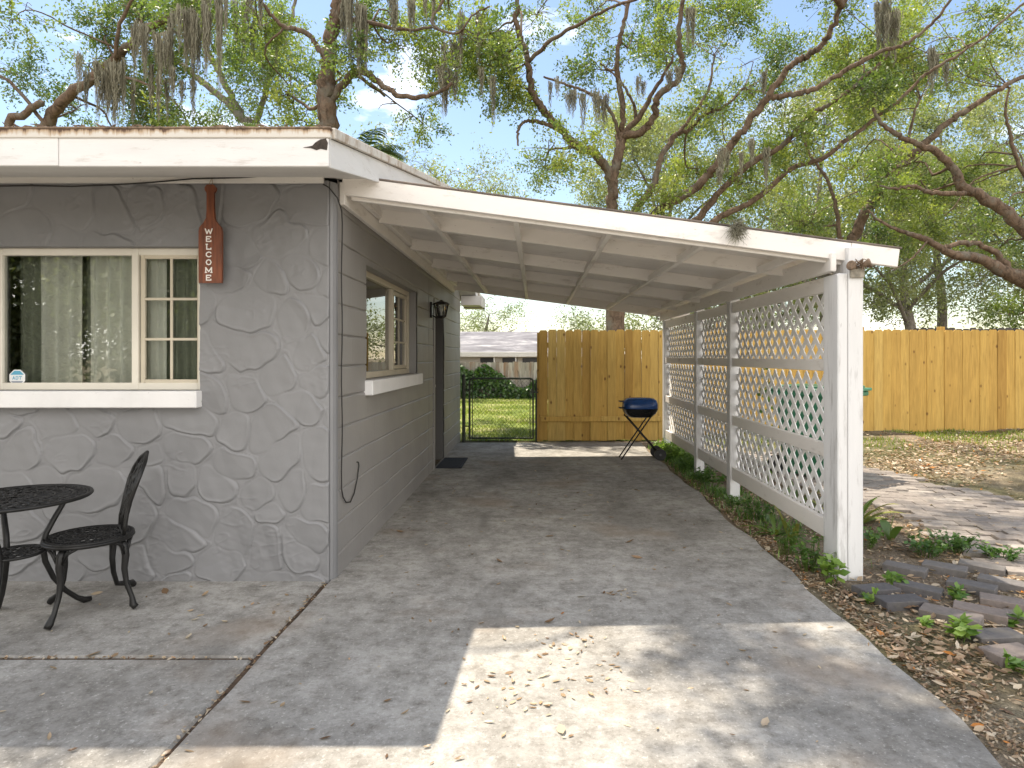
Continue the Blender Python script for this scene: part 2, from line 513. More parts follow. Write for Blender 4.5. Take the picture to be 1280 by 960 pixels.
def knots(nt, v, col):
    g = noise(nt, pos_coord(nt, (14, 14, 0.9)), 3.0, 5, 0.6, 0.8)
    col = mix(nt, 1.0, col, ramp(nt, g, [(0.3, (0.76, 0.73, 0.68)), (0.62, (1.05, 1.05, 1.04))]), 'MULTIPLY')
    vo = _n(nt, 'ShaderNodeTexVoronoi', feature='F1'); vo.inputs['Scale'].default_value = 4.2
    nt.links.new(pos_coord(nt, (1.5, 1, 0.9)), vo.inputs['Vector'])
    k = ramp(nt, vo.outputs['Distance'], [(0.05, (0.9, 0.9, 0.9)), (0.14, (0, 0, 0))])
    return mix(nt, k, col, (0.13, 0.055, 0.018))
M['picket'] = tone_mat('pine_picket', [(0, (0.42, 0.24, 0.058)), (0.5, (0.56, 0.355, 0.095)), (1, (0.64, 0.45, 0.15))], 0.75, 4, 0.2, (3, 3, 0.4), 0.15, knots)
M['oldfence'] = tone_mat('weathered_fence', [(0, (0.30, 0.26, 0.22)), (0.5, (0.46, 0.43, 0.38)), (1, (0.60, 0.57, 0.52))], 0.9, 5, 0.5, (3, 3, 0.5), 0.2,
    lambda nt, v, c: mix(nt, ramp(nt, noise(nt, pos_coord(nt, (4, 4, 0.5)), 1.2, 5), [(0.52, (0, 0, 0)), (0.68, (0.7, 0.7, 0.7))]), c, (0.26, 0.13, 0.06)))
M['darkfence'] = tone_mat('dark_fence', [(0, (0.05, 0.047, 0.044)), (1, (0.12, 0.11, 0.10))], 0.9, 6, 0.3)
def brick_extra(nt, v, c):
    f = noise(nt, v, 9, 6, 0.7)
    return mix(nt, ramp(nt, f, [(0.5, (0, 0, 0)), (0.7, (0.6, 0.6, 0.6))]), c, (0.15, 0.135, 0.11))
M['paver'] = tone_mat('worn_paver', [(0, (0.19, 0.165, 0.15)), (0.4, (0.30, 0.26, 0.23)), (0.8, (0.38, 0.335, 0.295)), (1, (0.44, 0.40, 0.355))], 0.9, 30, 0.4, bmp=0.5, extra=brick_extra)
M['brick'] = tone_mat('loose_brick', [(0, (0.11, 0.105, 0.11)), (0.5, (0.19, 0.175, 0.165)), (1, (0.29, 0.235, 0.205))], 0.85, 35, 0.35, bmp=0.4, extra=brick_extra)

def glass_mat(name, refl=1.0, tint=(0.93, 0.95, 0.93)):
    m = bpy.data.materials.new(name); m.use_nodes = True
    nt = m.node_tree; nt.nodes.clear()
    out = _n(nt, 'ShaderNodeOutputMaterial')
    t = _n(nt, 'ShaderNodeBsdfTransparent'); t.inputs['Color'].default_value = (*tint, 1)
    g = _n(nt, 'ShaderNodeBsdfGlossy'); g.inputs['Roughness'].default_value = 0.01
    fr = _n(nt, 'ShaderNodeFresnel'); fr.inputs['IOR'].default_value = 1.5
    mu = _n(nt, 'ShaderNodeMath', operation='MULTIPLY_ADD'); mu.inputs[1].default_value = refl; mu.inputs[2].default_value = 0.07
    nt.links.new(fr.outputs[0], mu.inputs[0])
    v = pos_coord(nt)
    bp = _n(nt, 'ShaderNodeBump'); bp.inputs['Strength'].default_value = 0.012; bp.inputs['Distance'].default_value = 0.02
    nt.links.new(noise(nt, v, 2.5, 2), bp.inputs['Height']); nt.links.new(bp.outputs['Normal'], g.inputs['Normal'])
    mx = _n(nt, 'ShaderNodeMixShader')
    nt.links.new(mu.outputs[0], mx.inputs[0]); nt.links.new(t.outputs[0], mx.inputs[1]); nt.links.new(g.outputs[0], mx.inputs[2])
    nt.links.new(mx.outputs[0], out.inputs['Surface'])
    return m
M['glass'] = glass_mat('window_glass', 1.6)
M['lampglass'] = glass_mat('lamp_glass', 1.5)
M['sk_blue'] = simple('sticker_blue', (0.10, 0.36, 0.52), 0.4, 0.05, 4, bmp=0)
M['sk_white'] = simple('sticker_white', (0.75, 0.76, 0.76), 0.4, 0.03, 4, bmp=0)
M['sk_grey'] = simple('sticker_grey', (0.25, 0.28, 0.33), 0.4, 0.05, 4, bmp=0)

# ------------------------------------------------------------------ ground
def sstep(x, a, b):
    t = np.clip((x - a) / (b - a), 0, 1); return t * t * (3 - 2 * t)
def gz(x, y):
    x = np.asarray(x, float); y = np.asarray(y, float)
    h = -0.022 + 0.19 * sstep(x, 1.9, 3.6) * sstep(y, 4.0, 10.5)
    near = sstep(x, 1.75, 2.1)
    h = h + near * 0.018 * sinnoise(x, y, 2.2, 3) * (np.abs(x) < 14) * (np.abs(y) < 24)
    return h
def gzf(x, y): return float(gz(np.array([x]), np.array([y]))[0])

xs = np.concatenate([[-400, -150, -60, -25, -12], np.arange(-7, 12.01, 0.12), [16, 25, 60, 150, 400]])
ys = np.concatenate([[-400, -150, -60, -25, -12], np.arange(-7, 12.01, 0.12), np.arange(12.6, 25, 0.6), [32, 50, 90, 180, 400]])
gx, gy = np.meshgrid(xs, ys)
V = np.stack([gx.ravel(), gy.ravel(), gz(gx, gy).ravel()], 1)
nx, ny = len(xs), len(ys)
def gridquads(nx, ny):
    i = np.arange(nx - 1)[None, :] + nx * np.arange(ny - 1)[:, None]
    return np.stack([i, i + 1, i + 1 + nx, i + nx], -1).reshape(-1, 4)
setp(arr_mesh('ground', V, gridquads(nx, ny), M['soil'], smooth=True), kind='structure')

# driveway and patio slabs
def slab(name, poly, top=0.0, th=0.16, ch=0.012):
    mb = MB()
    n = len(poly)
    c = Vector((sum(p[0] for p in poly) / n, sum(p[1] for p in poly) / n))
    ins = []
    for i in range(n):
        p = Vector(poly[i]); a = Vector(poly[i - 1]); b = Vector(poly[(i + 1) % n])
        n1 = Vector(((p - a).y, -(p - a).x)).normalized(); n2 = Vector(((b - p).y, -(b - p).x)).normalized()
        nn = (n1 + n2).normalized()
        ins.append(p - nn * ch)
    vs = [(p.x, p.y, top) for p in ins] + [(p[0], p[1], top - ch) for p in poly] + [(p[0], p[1], top - th) for p in poly]
    fs = [tuple(range(n))]
    for k in range(n):
        j = (k + 1) % n
        fs.append((n + k, n + j, j, k)); fs.append((2 * n + k, 2 * n + j, n + j, n + k))
    mb.add(vs, fs)
    return setp(mb.build(name, M['concrete']), kind='structure')

edge = [(1.5, -16)]
for i in range(90):
    y = -5 + i * (15.45 / 89)
    base = np.interp(y, [-5, 2.2, 2.6, 3.4, 9, 10.5], [1.55, 1.60, 1.64, 1.665, 1.69, 1.74])
    edge.append((base + 0.018 * math.sin(y * 3.1) + 0.012 * math.sin(y * 7.7 + 1) + random.uniform(-.008, .008), y))
jag = [(-1.292 + random.uniform(-.005, .005), 3.95 - i * 0.16) for i in range(56)]
slab('driveway', [(-1.29, -16), ] + edge + [(-1.29, 10.45), (-1.29, 4.05)] + jag)
jl = [(-1.312 + random.uniform(-.006, .006), 3.02 + i * 0.15) for i in range(7)]
slab('patio_slab', [(-7, 2.995), (-1.315, 2.995)] + jl + [(-1.312, 4.1), (-7, 4.1)], top=-0.001)
jl = [(-1.312 + random.uniform(-.006, .006), -5 + i * 0.15) for i in range(53)]
slab('patio_slab', [(-7, -5)] + jl + [(-1.315, 2.972), (-7, 2.972)], top=-0.003)

mb = MB(); mb.box((-200, -26, -.12), (200, -16.4, -.02), .01)  # unseen pale road, added behind the camera to bounce light under the carport
setp(mb.build('bounce_road', simple('pale_asphalt', (.22, .21, .20), .9, .2, 2, bmp=.3, bscale=80)), kind='structure')
# dirt packed in the slab joints
mb = MB()
mb.box((-1.318, -5, -0.1), (-1.284, 3.99, -0.013), 0.001)
mb.box((-7, 2.965, -0.1), (-1.322, 3.0, -0.012), 0.001)
setp(mb.build('joint_dirt', simple('joint_dirt', (0.085, 0.055, 0.035), 0.95, 0.6, 20, bmp=0.6)), kind='structure')

# lawn behind the gate
lx = np.linspace(-9, 2.6, 60); ly = np.linspace(10.75, 23, 60)
a, b_ = np.meshgrid(lx, ly)
V = np.stack([a.ravel(), b_.ravel(), (gz(a, b_) + 0.02 + 0.012 * sinnoise(a, b_, 1.5, 8)).ravel()], 1)
lm, lnt, lb = newmat('lawn_turf')
lv = pos_coord(lnt)
lc = ramp(lnt, noise(lnt, lv, 1.1, 7, 0.65), [(0.32, (0.10, 0.15, 0.025)), (0.5, (0.20, 0.24, 0.04)), (0.68, (0.42, 0.37, 0.20))])
lnt.links.new(lc, lb.inputs['Base Color']); lb.inputs['Roughness'].default_value = 0.95
setp(arr_mesh('lawn', V, gridquads(60, 60), lm, smooth=True), kind='structure')

# ------------------------------------------------------------------ brick path
th = R(-14)
ca, sa = math.cos(th), math.sin(th)
def in_path(x, y):
    pts = [(2.3, 9.0), (3.3, 8.6), (3.95, 7.5), (4.65, 6.05), (5.6, 4.2), (6.5, 2.5), (4.5, 2.0), (3.6, 3.3), (3.02, 4.15), (3.05, 4.9), (3.25, 5.5), (2.8, 6.8), (2.2, 8.0)]
    c = False
    for i in range(len(pts)):
        (x1, y1), (x2, y2) = pts[i], pts[i - 1]
        if (y1 > y) != (y2 > y) and x < (x2 - x1) * (y - y1) / (y2 - y1) + x1: c = not c
    return c
mb = MB()
for r_ in range(-60, 110):
    for q in range(-40, 60):
        u = q * 0.248 + (0.124 if r_ % 2 else 0); v_ = r_ * 0.126
        x = 3.4 + u * ca - v_ * sa; y = 4.5 + u * sa + v_ * ca
        if not in_path(x, y): continue
        z = gzf(x, y) + 0.014 + random.uniform(-.002, .002)
        Mx = Matrix.Translation((x, y, z)) @ Matrix.Rotation(th + random.uniform(-.015, .015), 4, 'Z') @ Matrix.Rotation(random.uniform(-.012, .012), 4, 'X')
        mb.box((-.1225, -.0615, -.05), (.1225, .0615, .012), 0.003, Mx, tone=random.betavariate(4, 4))
setp(mb.build('paver_path', M['paver']), kind='structure')

# ------------------------------------------------------------------ house
HX = -1.26
house = thing('house', (-3.5, 4.0, 0), 'grey painted block house with rough stone pattern front and white eaves', 'house')

# front stone facade (real relief)
X0, X1, Z0, Z1 = -6.0, -1.285, -0.1, 2.50
WX0, WX1, WZ0, WZ1 = -3.43, -2.095, 1.19, 2.09
st = 0.0052
fx = np.concatenate([np.arange(X0, -3.5, .03), np.arange(-3.5, X1 + 1e-6, st)]); fz = np.arange(Z0, Z1 + 1e-6, st)
fx = np.sort(np.concatenate([fx[(np.abs(fx - WX0) > st * .6) & (np.abs(fx - WX1) > st * .6)], [WX0, WX1]]))
fz = np.sort(np.concatenate([fz[(np.abs(fz - WZ0) > st * .6) & (np.abs(fz - WZ1) > st * .6)], [WZ0, WZ1]]))
A, B = np.meshgrid(fx, fz)
wxn = A + 0.045 * sinnoise(A, B, 5, 11) + 0.009 * sinnoise(A, B, 20, 12)
wzn = B + 0.036 * sinnoise(A, B, 5, 13) + 0.008 * sinnoise(A, B, 20, 14)
cw, chh = 0.265, 0.225
gi = np.floor(wxn / cw).astype(int); gj = np.floor(wzn / chh).astype(int)
def h2(i, j, k):
    t = np.sin(i * 127.1 + j * 311.7 + k * 74.7) * 43758.5453
    return t - np.floor(t)
d1 = np.full(A.shape, 9.0); d2 = np.full(A.shape, 9.0); d3 = np.full(A.shape, 9.0); ci = np.zeros(A.shape); cj = np.zeros(A.shape); dx = np.zeros(A.shape); dz = np.zeros(A.shape)
for di in (-2, -1, 0, 1, 2):
    for dj in (-2, -1, 0, 1, 2):
        i = gi + di; j = gj + dj
        px = (i + 0.5 + 0.85 * (h2(i, j, 1) - .5) + 0.5 * (j % 2)) * cw; pz = (j + 0.5 + 0.8 * (h2(i, j, 2) - .5)) * chh
        d = np.sqrt(((wxn - px) * 0.95) ** 2 + ((wzn - pz) * 1.05) ** 2)
        closer = d < d1
        d3 = np.where(closer, d2, np.where(d < d2, d2, np.minimum(d3, d)))
        d2 = np.where(closer, d1, np.minimum(d2, d))
        dx = np.where(closer, wxn - px, dx); dz = np.where(closer, wzn - pz, dz)
        ci = np.where(closer, i, ci); cj = np.where(closer, j, cj)
        d1 = np.where(closer, d, d1)
e = d2 - d1
ang = -0.5 + (h2(ci, cj, 5) - .5) * 2.6
tilt = (np.cos(ang) * dx + np.sin(ang) * dz)
lip = np.clip(0.22 + tilt / 0.085, 0.06, 1.0)
er = e - 0.042 * np.exp(-((d3 - d1) / 0.06) ** 2)          # rounded stone corners
hgt = (0.0015 + 0.0095 * lip) * sstep(er, 0.002, 0.015) + 0.018 * np.clip(tilt, -.1, .14) + 0.004 * np.exp(-((er - 0.030) / 0.016) ** 2) * lip
hgt = hgt - 0.006 * np.exp(-(er / 0.006) ** 2) * lip
scr = sinnoise(A * 1.0 + .4 * B, B * 2.0, 16, 16); msk = sstep(sinnoise(A, B, 8, 17), .55, .95)
hgt = hgt + 0.0011 * sinnoise(A, B, 34, 15) + msk * (0.003 * np.exp(-(scr / .16) ** 2) + 0.001 * sinnoise(A, B, 90, 19))
hgt = .72 * np.clip(hgt, -0.009, 0.034)
edgef = np.clip((X1 - A) / 0.012, 0, 1)
hgt = hgt * (0.3 + 0.7 * edgef) - 0.018 * (1 - edgef) ** 2
V = np.stack([A.ravel(), (4.0 - hgt).ravel(), B.ravel()], 1)
Q = gridquads(len(fx), len(fz))
cxq = V[Q].mean(1)
hole = (cxq[:, 0] > WX0) & (cxq[:, 0] < WX1) & (cxq[:, 2] > WZ0) & (cxq[:, 2] < WZ1)
setp(arr_mesh('stone_front', V, Q[~hole], M['facade'], house, smooth=True), 'grey painted front wall moulded with irregular stone outlines')
# reveal round the front window, thickness of the wall and its end at the corner
mb = MB()
mb.box((WX0 - .10, 4.012, WZ0 - .10), (WX0 - 0.001, 4.19, WZ1 + .1), 0.002)
mb.box((WX1 + .001, 4.012, WZ0 - .10), (WX1 + .10, 4.19, WZ1 + .1), 0.002)
mb.box((WX0 - .001, 4.012, WZ1 + .001), (WX1 + .001, 4.19, WZ1 + .10), 0.002)
mb.box((WX0 - .001, 4.012, WZ0 - .10), (WX1 + .001, 4.19, WZ0 - .001), 0.002)
mb.build('window_reveal', M['facade'], house)
mb = MB()
cor = [(-1.295, 4.018), (-1.287, 4.018), (-1.274, 4.028), (-1.262, 4.052), (-1.258, 4.085), (-1.30, 4.085)]
mb.prism([(x, y, -0.1) for x, y in cor], (0, 0, 2.6))
mb.build('corner_edge', M['facade'], house, smooth=False)

# side block wall with grooved courses
SY0, SY1 = 4.08, 10.77
WIN = (4.78, 6.84, 1.227, 2.09); DOOR = (8.0, 8.84, -0.1, 2.06)
st = 0.012
cuts_y = [WIN[0], WIN[1], DOOR[0], DOOR[1]]; cuts_z = [WIN[2], WIN[3], DOOR[3]]
fy = np.arange(SY0, SY1 + 1e-6, st); fz = np.arange(-0.1, 2.62, .004)
for c in cuts_y: fy = fy[np.abs(fy - c) > st * .6]
for c in cuts_z: fz = fz[np.abs(fz - c) > .0025]
fy = np.sort(np.concatenate([fy, cuts_y])); fz = np.sort(np.concatenate([fz, cuts_z]))
A, B = np.meshgrid(fy, fz)
course = (B - 0.14) / 0.2
kk = np.floor(course); fr = (course - kk) * 0.2
dj = np.minimum(fr, 0.2 - fr)
dep = 0.016 * np.exp(-(dj / 0.0048) ** 2) * (.75 + .25 * sinnoise(A, B, 5, 25))
bl = (A + 0.2 * (kk % 2)) / 0.4
fb = (bl - np.floor(bl)) * 0.4
dv = np.minimum(fb, 0.4 - fb)
dep = np.maximum(dep, 0.0008 * np.exp(-(dv / 0.007) ** 2) * (h2(np.floor(bl), kk, 3) > 0.35))
dep = np.maximum(dep, 0.009 * np.exp(-((A - 7.58) / 0.008) ** 2))
dep = dep + 0.0014 * sinnoise(A, B, 8, 21) + 0.0012 * (h2(np.floor(bl + 0.0), kk, 8) - .5)
V = np.stack([(HX - dep).ravel(), A.ravel(), B.ravel()], 1)
Q = gridquads(len(fy), len(fz))
c = V[Q].mean(1)
hole = ((c[:, 1] > WIN[0]) & (c[:, 1] < WIN[1]) & (c[:, 2] > WIN[2]) & (c[:, 2] < WIN[3])) | ((c[:, 1] > DOOR[0]) & (c[:, 1] < DOOR[1]) & (c[:, 2] < DOOR[3]))
arr_mesh('block_side', V, Q[~hole], M['block'], house, smooth=True)
mb = MB()
def reveal_y(y0, y1, z0, z1, xa, xb, bottom=True):
    mb.box((xb, y0 - .08, z0 - .06), (xa, y0 - .001, z1 + .08), .002)
    mb.box((xb, y1 + .001, z0 - .06), (xa, y1 + .08, z1 + .08), .002)
    mb.box((xb, y0 - .001, z1 + .001), (xa, y1 + .001, z1 + .08), .002)
    if bottom: mb.box((xb, y0 - .001, z0 - .06), (xa, y1 + .001, z0 - .001), .002)
reveal_y(*WIN, HX - .012, HX - .20)
mb.build('window_reveal', M['block'], house)
mb = MB()
reveal_y(DOOR[0], DOOR[1], 0.0, DOOR[3], HX - .012, HX - .26, False)
mb.build('door_jamb', M['doorgrey'], house)
# other walls, so that the house is closed
mb = MB()
mb.box((-6.0, 10.62, -0.1), (HX - .013, 10.77, 2.48), .003)
mb.box((-6.15, 4.02, -0.1), (-6.0, 10.77, 2.5), .003)
mb.build('back_wall', M['block'], house)
mb = MB()
mb.box((-5.99, 6.6, 0.0), (HX - .26, 6.7, 2.4), .003)
mb.box((-5.99, 4.3, 2.38), (HX - .22, 10.6, 2.42), .003)
mb.box((-5.99, 4.2, -.02), (HX - .22, 10.6, 0.02), .003)
mb.build('inner_wall', M['interior'], house)

# roof: low gable, eave to the front, rake over the carport side
EY, EZ = 3.12, 2.508            # front eave edge, top of roof there
RY = 7.4; SL = 0.2
RZ = EZ + (RY - EY) * SL
BY = 11.6; BZ = 2.455
XR = -1.0; XL = -6.6
mb = MB()
mb.prism([(XL, EY, EZ), (XL, RY, RZ), (XL, BY, BZ), (XL, BY, BZ - .02), (XL, RY, RZ - .03), (XL, EY, EZ - .02)], (XR - XL + 0.012, 0, 0))
roof = mb.build('roof', M['roofing'], house)
for (a0, a1, dz) in ((XL, -4.9, 0), (-4.897, -2.31, .002), (-2.307, XR, -.001)):
    mb = MB(); mb.box((a0, EY - .022, EZ - .185 + dz), (a1, EY, EZ - .048 + dz), .003)
    mb.build('front_fascia', M['trim_white'], roof)
mb = MB()       # bare rotten patch at the corner of the fascia
mb.prism([(-1.122, EY - .0225, 2.412), (-1.078, EY - .0225, 2.421), (-1.063, EY - .0225, 2.437), (-1.038, EY - .0225, 2.452), (-1.013, EY - .0225, 2.456), (-1.003, EY - .0225, 2.435), (-1.008, EY - .0225, 2.40), (-1.038, EY - .0225, 2.407), (-1.058, EY - .0225, 2.40), (-1.088, EY - .0225, 2.411)], (0, -.0025, 0))
mb.build('rotten_patch', simple('rotten_wood', (.045, .035, .028), .95, .6, 60, bmp=.5), roof)
mb = MB()       # ragged shingle edge and leaf debris along the eave
for k in range(520):
    x = random.uniform(XL, XR); d_ = Vector((random.gauss(0, 1), random.gauss(0, .5), random.gauss(0, .35))).normalized() * random.uniform(.012, .035)
    p_ = Vector((x, EY + random.uniform(-.028, .05), EZ + random.uniform(-.006, .012)))
    mb.tube([p_ - d_, p_ + Vector((0, 0, .003)), p_ + d_], [.002, .0055, .0015], 4)
mb.box((XL, EY - .034, EZ - .007), (XR + .014, EY + .03, EZ + .003), .002)
mb.build('roof_edge_debris', M['rusty'], roof)
mb = MB()
mb.box((XL, EY - .03, EZ - .049), (XR + .01, EY - .004, EZ - .006), .003)
mb.build('drip_edge', M['eave'], roof)
mb = MB()
mb.beam((XR + .013, EY, EZ - .018), (XR + .013, RY, RZ - .018), .024, .05)
mb.beam((XR + .013, RY, RZ - .018), (XR + .013, BY, BZ - .018), .024, .05)
mb.build('drip_edge', M['rust'], roof)
mb = MB()
mb.beam((XR - .011, EY, EZ - .115), (XR - .011, RY, RZ - .115), .022, .14)
mb.beam((XR - .011, RY, RZ - .115), (XR - .011, BY, BZ - .115), .022, .14)
mb.build('rake_board', M['trim_white'], roof)
mb = MB()
mb.prism([(XL, EY + .001, EZ - .182), (XL, 4.03, 2.525), (XL, 4.03, 2.545), (XL, EY + .001, EZ - .165)], (XR - .024 - XL, 0, 0))
mb.prism([(XR - .024, 4.03, 2.525), (XR - .024, RY, RZ - .185), (XR - .024, RY, RZ - .165), (XR - .024, 4.03, 2.545)], (-.24, 0, 0))
mb.prism([(XR - .024, RY, RZ - .185), (XR - .024, BY, BZ - .185), (XR - .024, BY, BZ - .165), (XR - .024, RY, RZ - .165)], (-.24, 0, 0))
mb.build('soffit', M['soffit'], roof)
mb = MB()
mb.box((-6.0, 3.955, 2.475), (-1.31, 3.975, 2.523), .003)
mb.build('frieze_board', M['soffit'], roof)
mb = MB()       # boxed eave return at the back corner
mb.box((HX + .005, 11.2, 2.25), (-.90, 11.5, 2.27), .003)
mb.box((-.925, 10.8, 2.25), (-.90, 11.5, 2.44), .003)
mb.box((HX + .005, 10.8, 2.271), (-.926, 11.49, 2.43), .003)
mb.build('eave_return', M['soffit'], roof)
mb = MB()       # gable infill of the block wall
mb.prism([(HX - .03, 4.05, 2.55), (HX - .03, RY, RZ - .19), (HX - .03, 10.75, 2.55)], (-.15, 0, 0))
mb.build('gable_wall', M['block'], house)

# front window
win = MB()
FY0, FY1 = 4.062, 4.105
def fr_x(mb, x0, x1, z0, z1, t, y0=FY0, y1=FY1, tb=None):
    tb = tb or t
    mb.box((x0, y0, z0), (x0 + t, y1, z1), .003); mb.box((x1 - t, y0, z0), (x1, y1, z1), .003)
    mb.box((x0 + t, y0 + .001, z1 - t), (x1 - t, y1, z1), .003); mb.box((x0 + t, y0 + .001, z0), (x1 - t, y1, z0 + tb), .003)
mb = MB(); mb.box((WX0 + .03, 4.083, WZ0 + .03), (WX1 - .03, 4.087, WZ1 - .03), .0005)
front_win = mb.build('window', M['glass'], house)
mb = MB()
fr_x(mb, WX0, WX1, WZ0, WZ1, .045)
xm = -2.53
mb.box((xm - .03, FY0 - .004, WZ0 + .001), (xm + .012, FY1, WZ1 - .001), .003)
mb.build('frame', M['frame'], front_win)
mb = MB()
fr_x(mb, xm + .02, WX1 - .03, WZ0 + .04, WZ1 - .04, .026, 4.07, 4.1)
sx0, sx1, sz0, sz1 = xm + .046, WX1 - .056, WZ0 + .066, WZ1 - .066
mb.box(((sx0 + sx1) / 2 - .008, 4.076, sz0), ((sx0 + sx1) / 2 + .008, 4.0825, sz1), .001)
for k in (1, 2):
    z = sz0 + (sz1 - sz0) * k / 3
    mb.box((sx0, 4.0755, z - .008), (sx1, 4.082, z + .008), .001)
mb.build('sash', M['frame_b'], front_win)
mb = MB(); mb.box((-3.55, 3.93, 1.085), (WX1 + .012, 4.06, 1.188), .006)
mb.build('sill', M['sill'], front_win)
def curtain(mb, x0, x1, y, z0, z1, fold, amp, seed):
    r = np.random.default_rng(seed)
    n = int((x1 - x0) / 0.006) + 2; nz = 10
    x = np.linspace(x0, x1, n)
    ph = np.cumsum(r.uniform(.6, 1.4, n)) * 2 * math.pi / (fold / 0.006)
    vs = []; fs = []
    for k in range(nz):
        t = k / (nz - 1)
        for i in range(n): vs.append((x[i], y + amp * math.sin(ph[i] + 0.3 * math.sin(t * 3)) * (0.75 + .25 * t), z1 + (z0 - z1) * t))
    for k in range(nz - 1):
        for i in range(n - 1): fs.append((k * n + i, k * n + i + 1, (k + 1) * n + i + 1, (k + 1) * n + i))
    mb.add(vs, fs)
for cu in ((-3.22, -2.93, 4.155, 1.05, 2.2, .085, .030, 1), (-2.90, -2.545, 4.16, 1.05, 2.2, .09, .032, 2),
           (-2.52, -2.385, 4.155, 1.05, 2.2, .05, .016, 3), (-2.20, -2.10, 4.155, 1.05, 2.2, .05, .016, 4)):
    mb = MB(); curtain(mb, *cu); mb.build('curtain', M['curtain'], front_win, smooth=True)

for cu in ((-3.40, -2.56, 4.215, 1.05, 2.2, .07, .022, 7), (-2.52, -2.10, 4.215, 1.05, 2.2, .06, .02, 8)):  # backing sheets added behind the curtains so the panes read lighter, not black
    mb = MB(); curtain(mb, *cu); mb.build('added_backing', simple('grey_green_backing', (.30, .31, .25), .9, .15, 4, (6, 6, .6), bmp=0), front_win, smooth=True)

# side window (recessed, two lights)
mb = MB(); xg = HX - .12
mb.box((xg - .002, WIN[0] + .03, WIN[2] + .03), (xg + .002, WIN[1] - .03, WIN[3] - .03), .0005)
side_win = mb.build('window', M['glass'], house)
mb = MB()
def fr_y(mb, y0, y1, z0, z1, t, x0, x1):
    mb.box((x0, y0, z0), (x1, y0 + t, z1), .003); mb.box((x0, y1 - t, z0), (x1, y1, z1), .003)
    mb.box((x0, y0 + t, z1 - t), (x1 - .001, y1 - t, z1), .003); mb.box((x0, y0 + t, z0), (x1 - .001, y1 - t, z0 + t), .003)
fr_y(mb, WIN[0], WIN[1], WIN[2], WIN[3], .05, xg - .035, xg + .035)
ym = WIN[0] + 1.28
mb.box((xg - .03, ym - .025, WIN[2] + .05), (xg + .04, ym + .025, WIN[3] - .05), .003)
fr_y(mb, ym + .03, WIN[1] - .055, WIN[2] + .055, WIN[3] - .055, .035, xg - .02, xg + .02)
for k in (1, 2):
    z = WIN[2] + .09 + (WIN[3] - WIN[2] - .18) * k / 3
    mb.box((xg + .003, ym + .065, z - .008), (xg + .011, WIN[1] - .09, z + .008), .001)
yc = (ym + WIN[1]) / 2 - .01
mb.box((xg + .004, yc - .008, WIN[2] + .09), (xg + .012, yc + .008, WIN[3] - .09), .001)
mb.build('frame', M['frame_b'], side_win)
mb = MB(); mb.box((HX - .075, WIN[0] - .03, WIN[2] - .115), (HX + .055, WIN[1] + .03, WIN[2] - .004), .006)
mb.build('sill', M['sill'], side_win)
for (a0, a1, s) in ((4.9, 5.35, 5), (6.25, 6.75, 6)):
    t = MB(); curtain(t, a0, a1, 0, 1.1, 2.2, .09, .022, s)
    mb = MB(); mb.add([(HX - .24 + v[1], v[0], v[2]) for v in t.v], t.f)
    mb.build('curtain', M['curtain'], side_win, smooth=True)
# door in the deep jamb
mb = MB(); mb.box((HX - .22, DOOR[0] + .004, 0.02), (HX - .18, DOOR[1] - .004, DOOR[3] - .005), .004)
for (z0, z1) in ((.2, .9), (1.05, 1.9)):
    mb.box((HX - .181, DOOR[0] + .13, z0), (HX - .172, DOOR[1] - .13, z1), .004)
door = mb.build('door', M['doorgrey'], house)
mb = MB(); mb.lathe([(.012, 0), (.012, .03), (.028, .045), (.030, .06), (.02, .075)], (HX - .18, DOOR[1] - .08, 1.0), 14, axis='x')
mb.build('handle', M['chrome'], door, smooth=True)
mb = MB()
mb.box((HX - .01, DOOR[0] - .075, 0.0), (HX + .012, DOOR[0] - .002, DOOR[3] + .07), .003)
mb.build('door_casing', M['block'], house)

# window sticker
stk = thing('security_sticker', P(21.5, 472, 4.078), 'blue and white octagonal security sticker in the corner of the front window', 'sticker')
c0 = P(21.5, 472, 4.076)
def octa(r, y, z0=-9, z1=9):
    pts = []
    for k in range(8):
        a_ = R(22.5 + 45 * k); pts.append((r * math.cos(a_), r * math.sin(a_)))
    # clip between z0 and z1
    def clip(pl, zc, keep):
        o = []
        for i in range(len(pl)):
            p, q = pl[i - 1], pl[i]
            ip, iq = keep(p[1], zc), keep(q[1], zc)
            if ip != iq:
                t = (zc - p[1]) / (q[1] - p[1]); o.append((p[0] + t * (q[0] - p[0]), zc))
            if iq: o.append(q)
        return o
    pts = clip(pts, z0, lambda a, b: a >= b); pts = clip(pts, z1, lambda a, b: a <= b)
    return [(c0.x + x, y, c0.z + z) for x, z in pts]
MB().prism(octa(.054, c0.y), (0, .0015, 0)).build('backing', M['sk_white'], stk)
MB().prism(octa(.047, c0.y - .0012, .018, 9), (0, .001, 0)).build('top_band', M['sk_blue'], stk)
MB().prism(octa(.047, c0.y - .0012, -9, -.022), (0, .001, 0)).build('bottom_band', M['sk_grey'], stk)

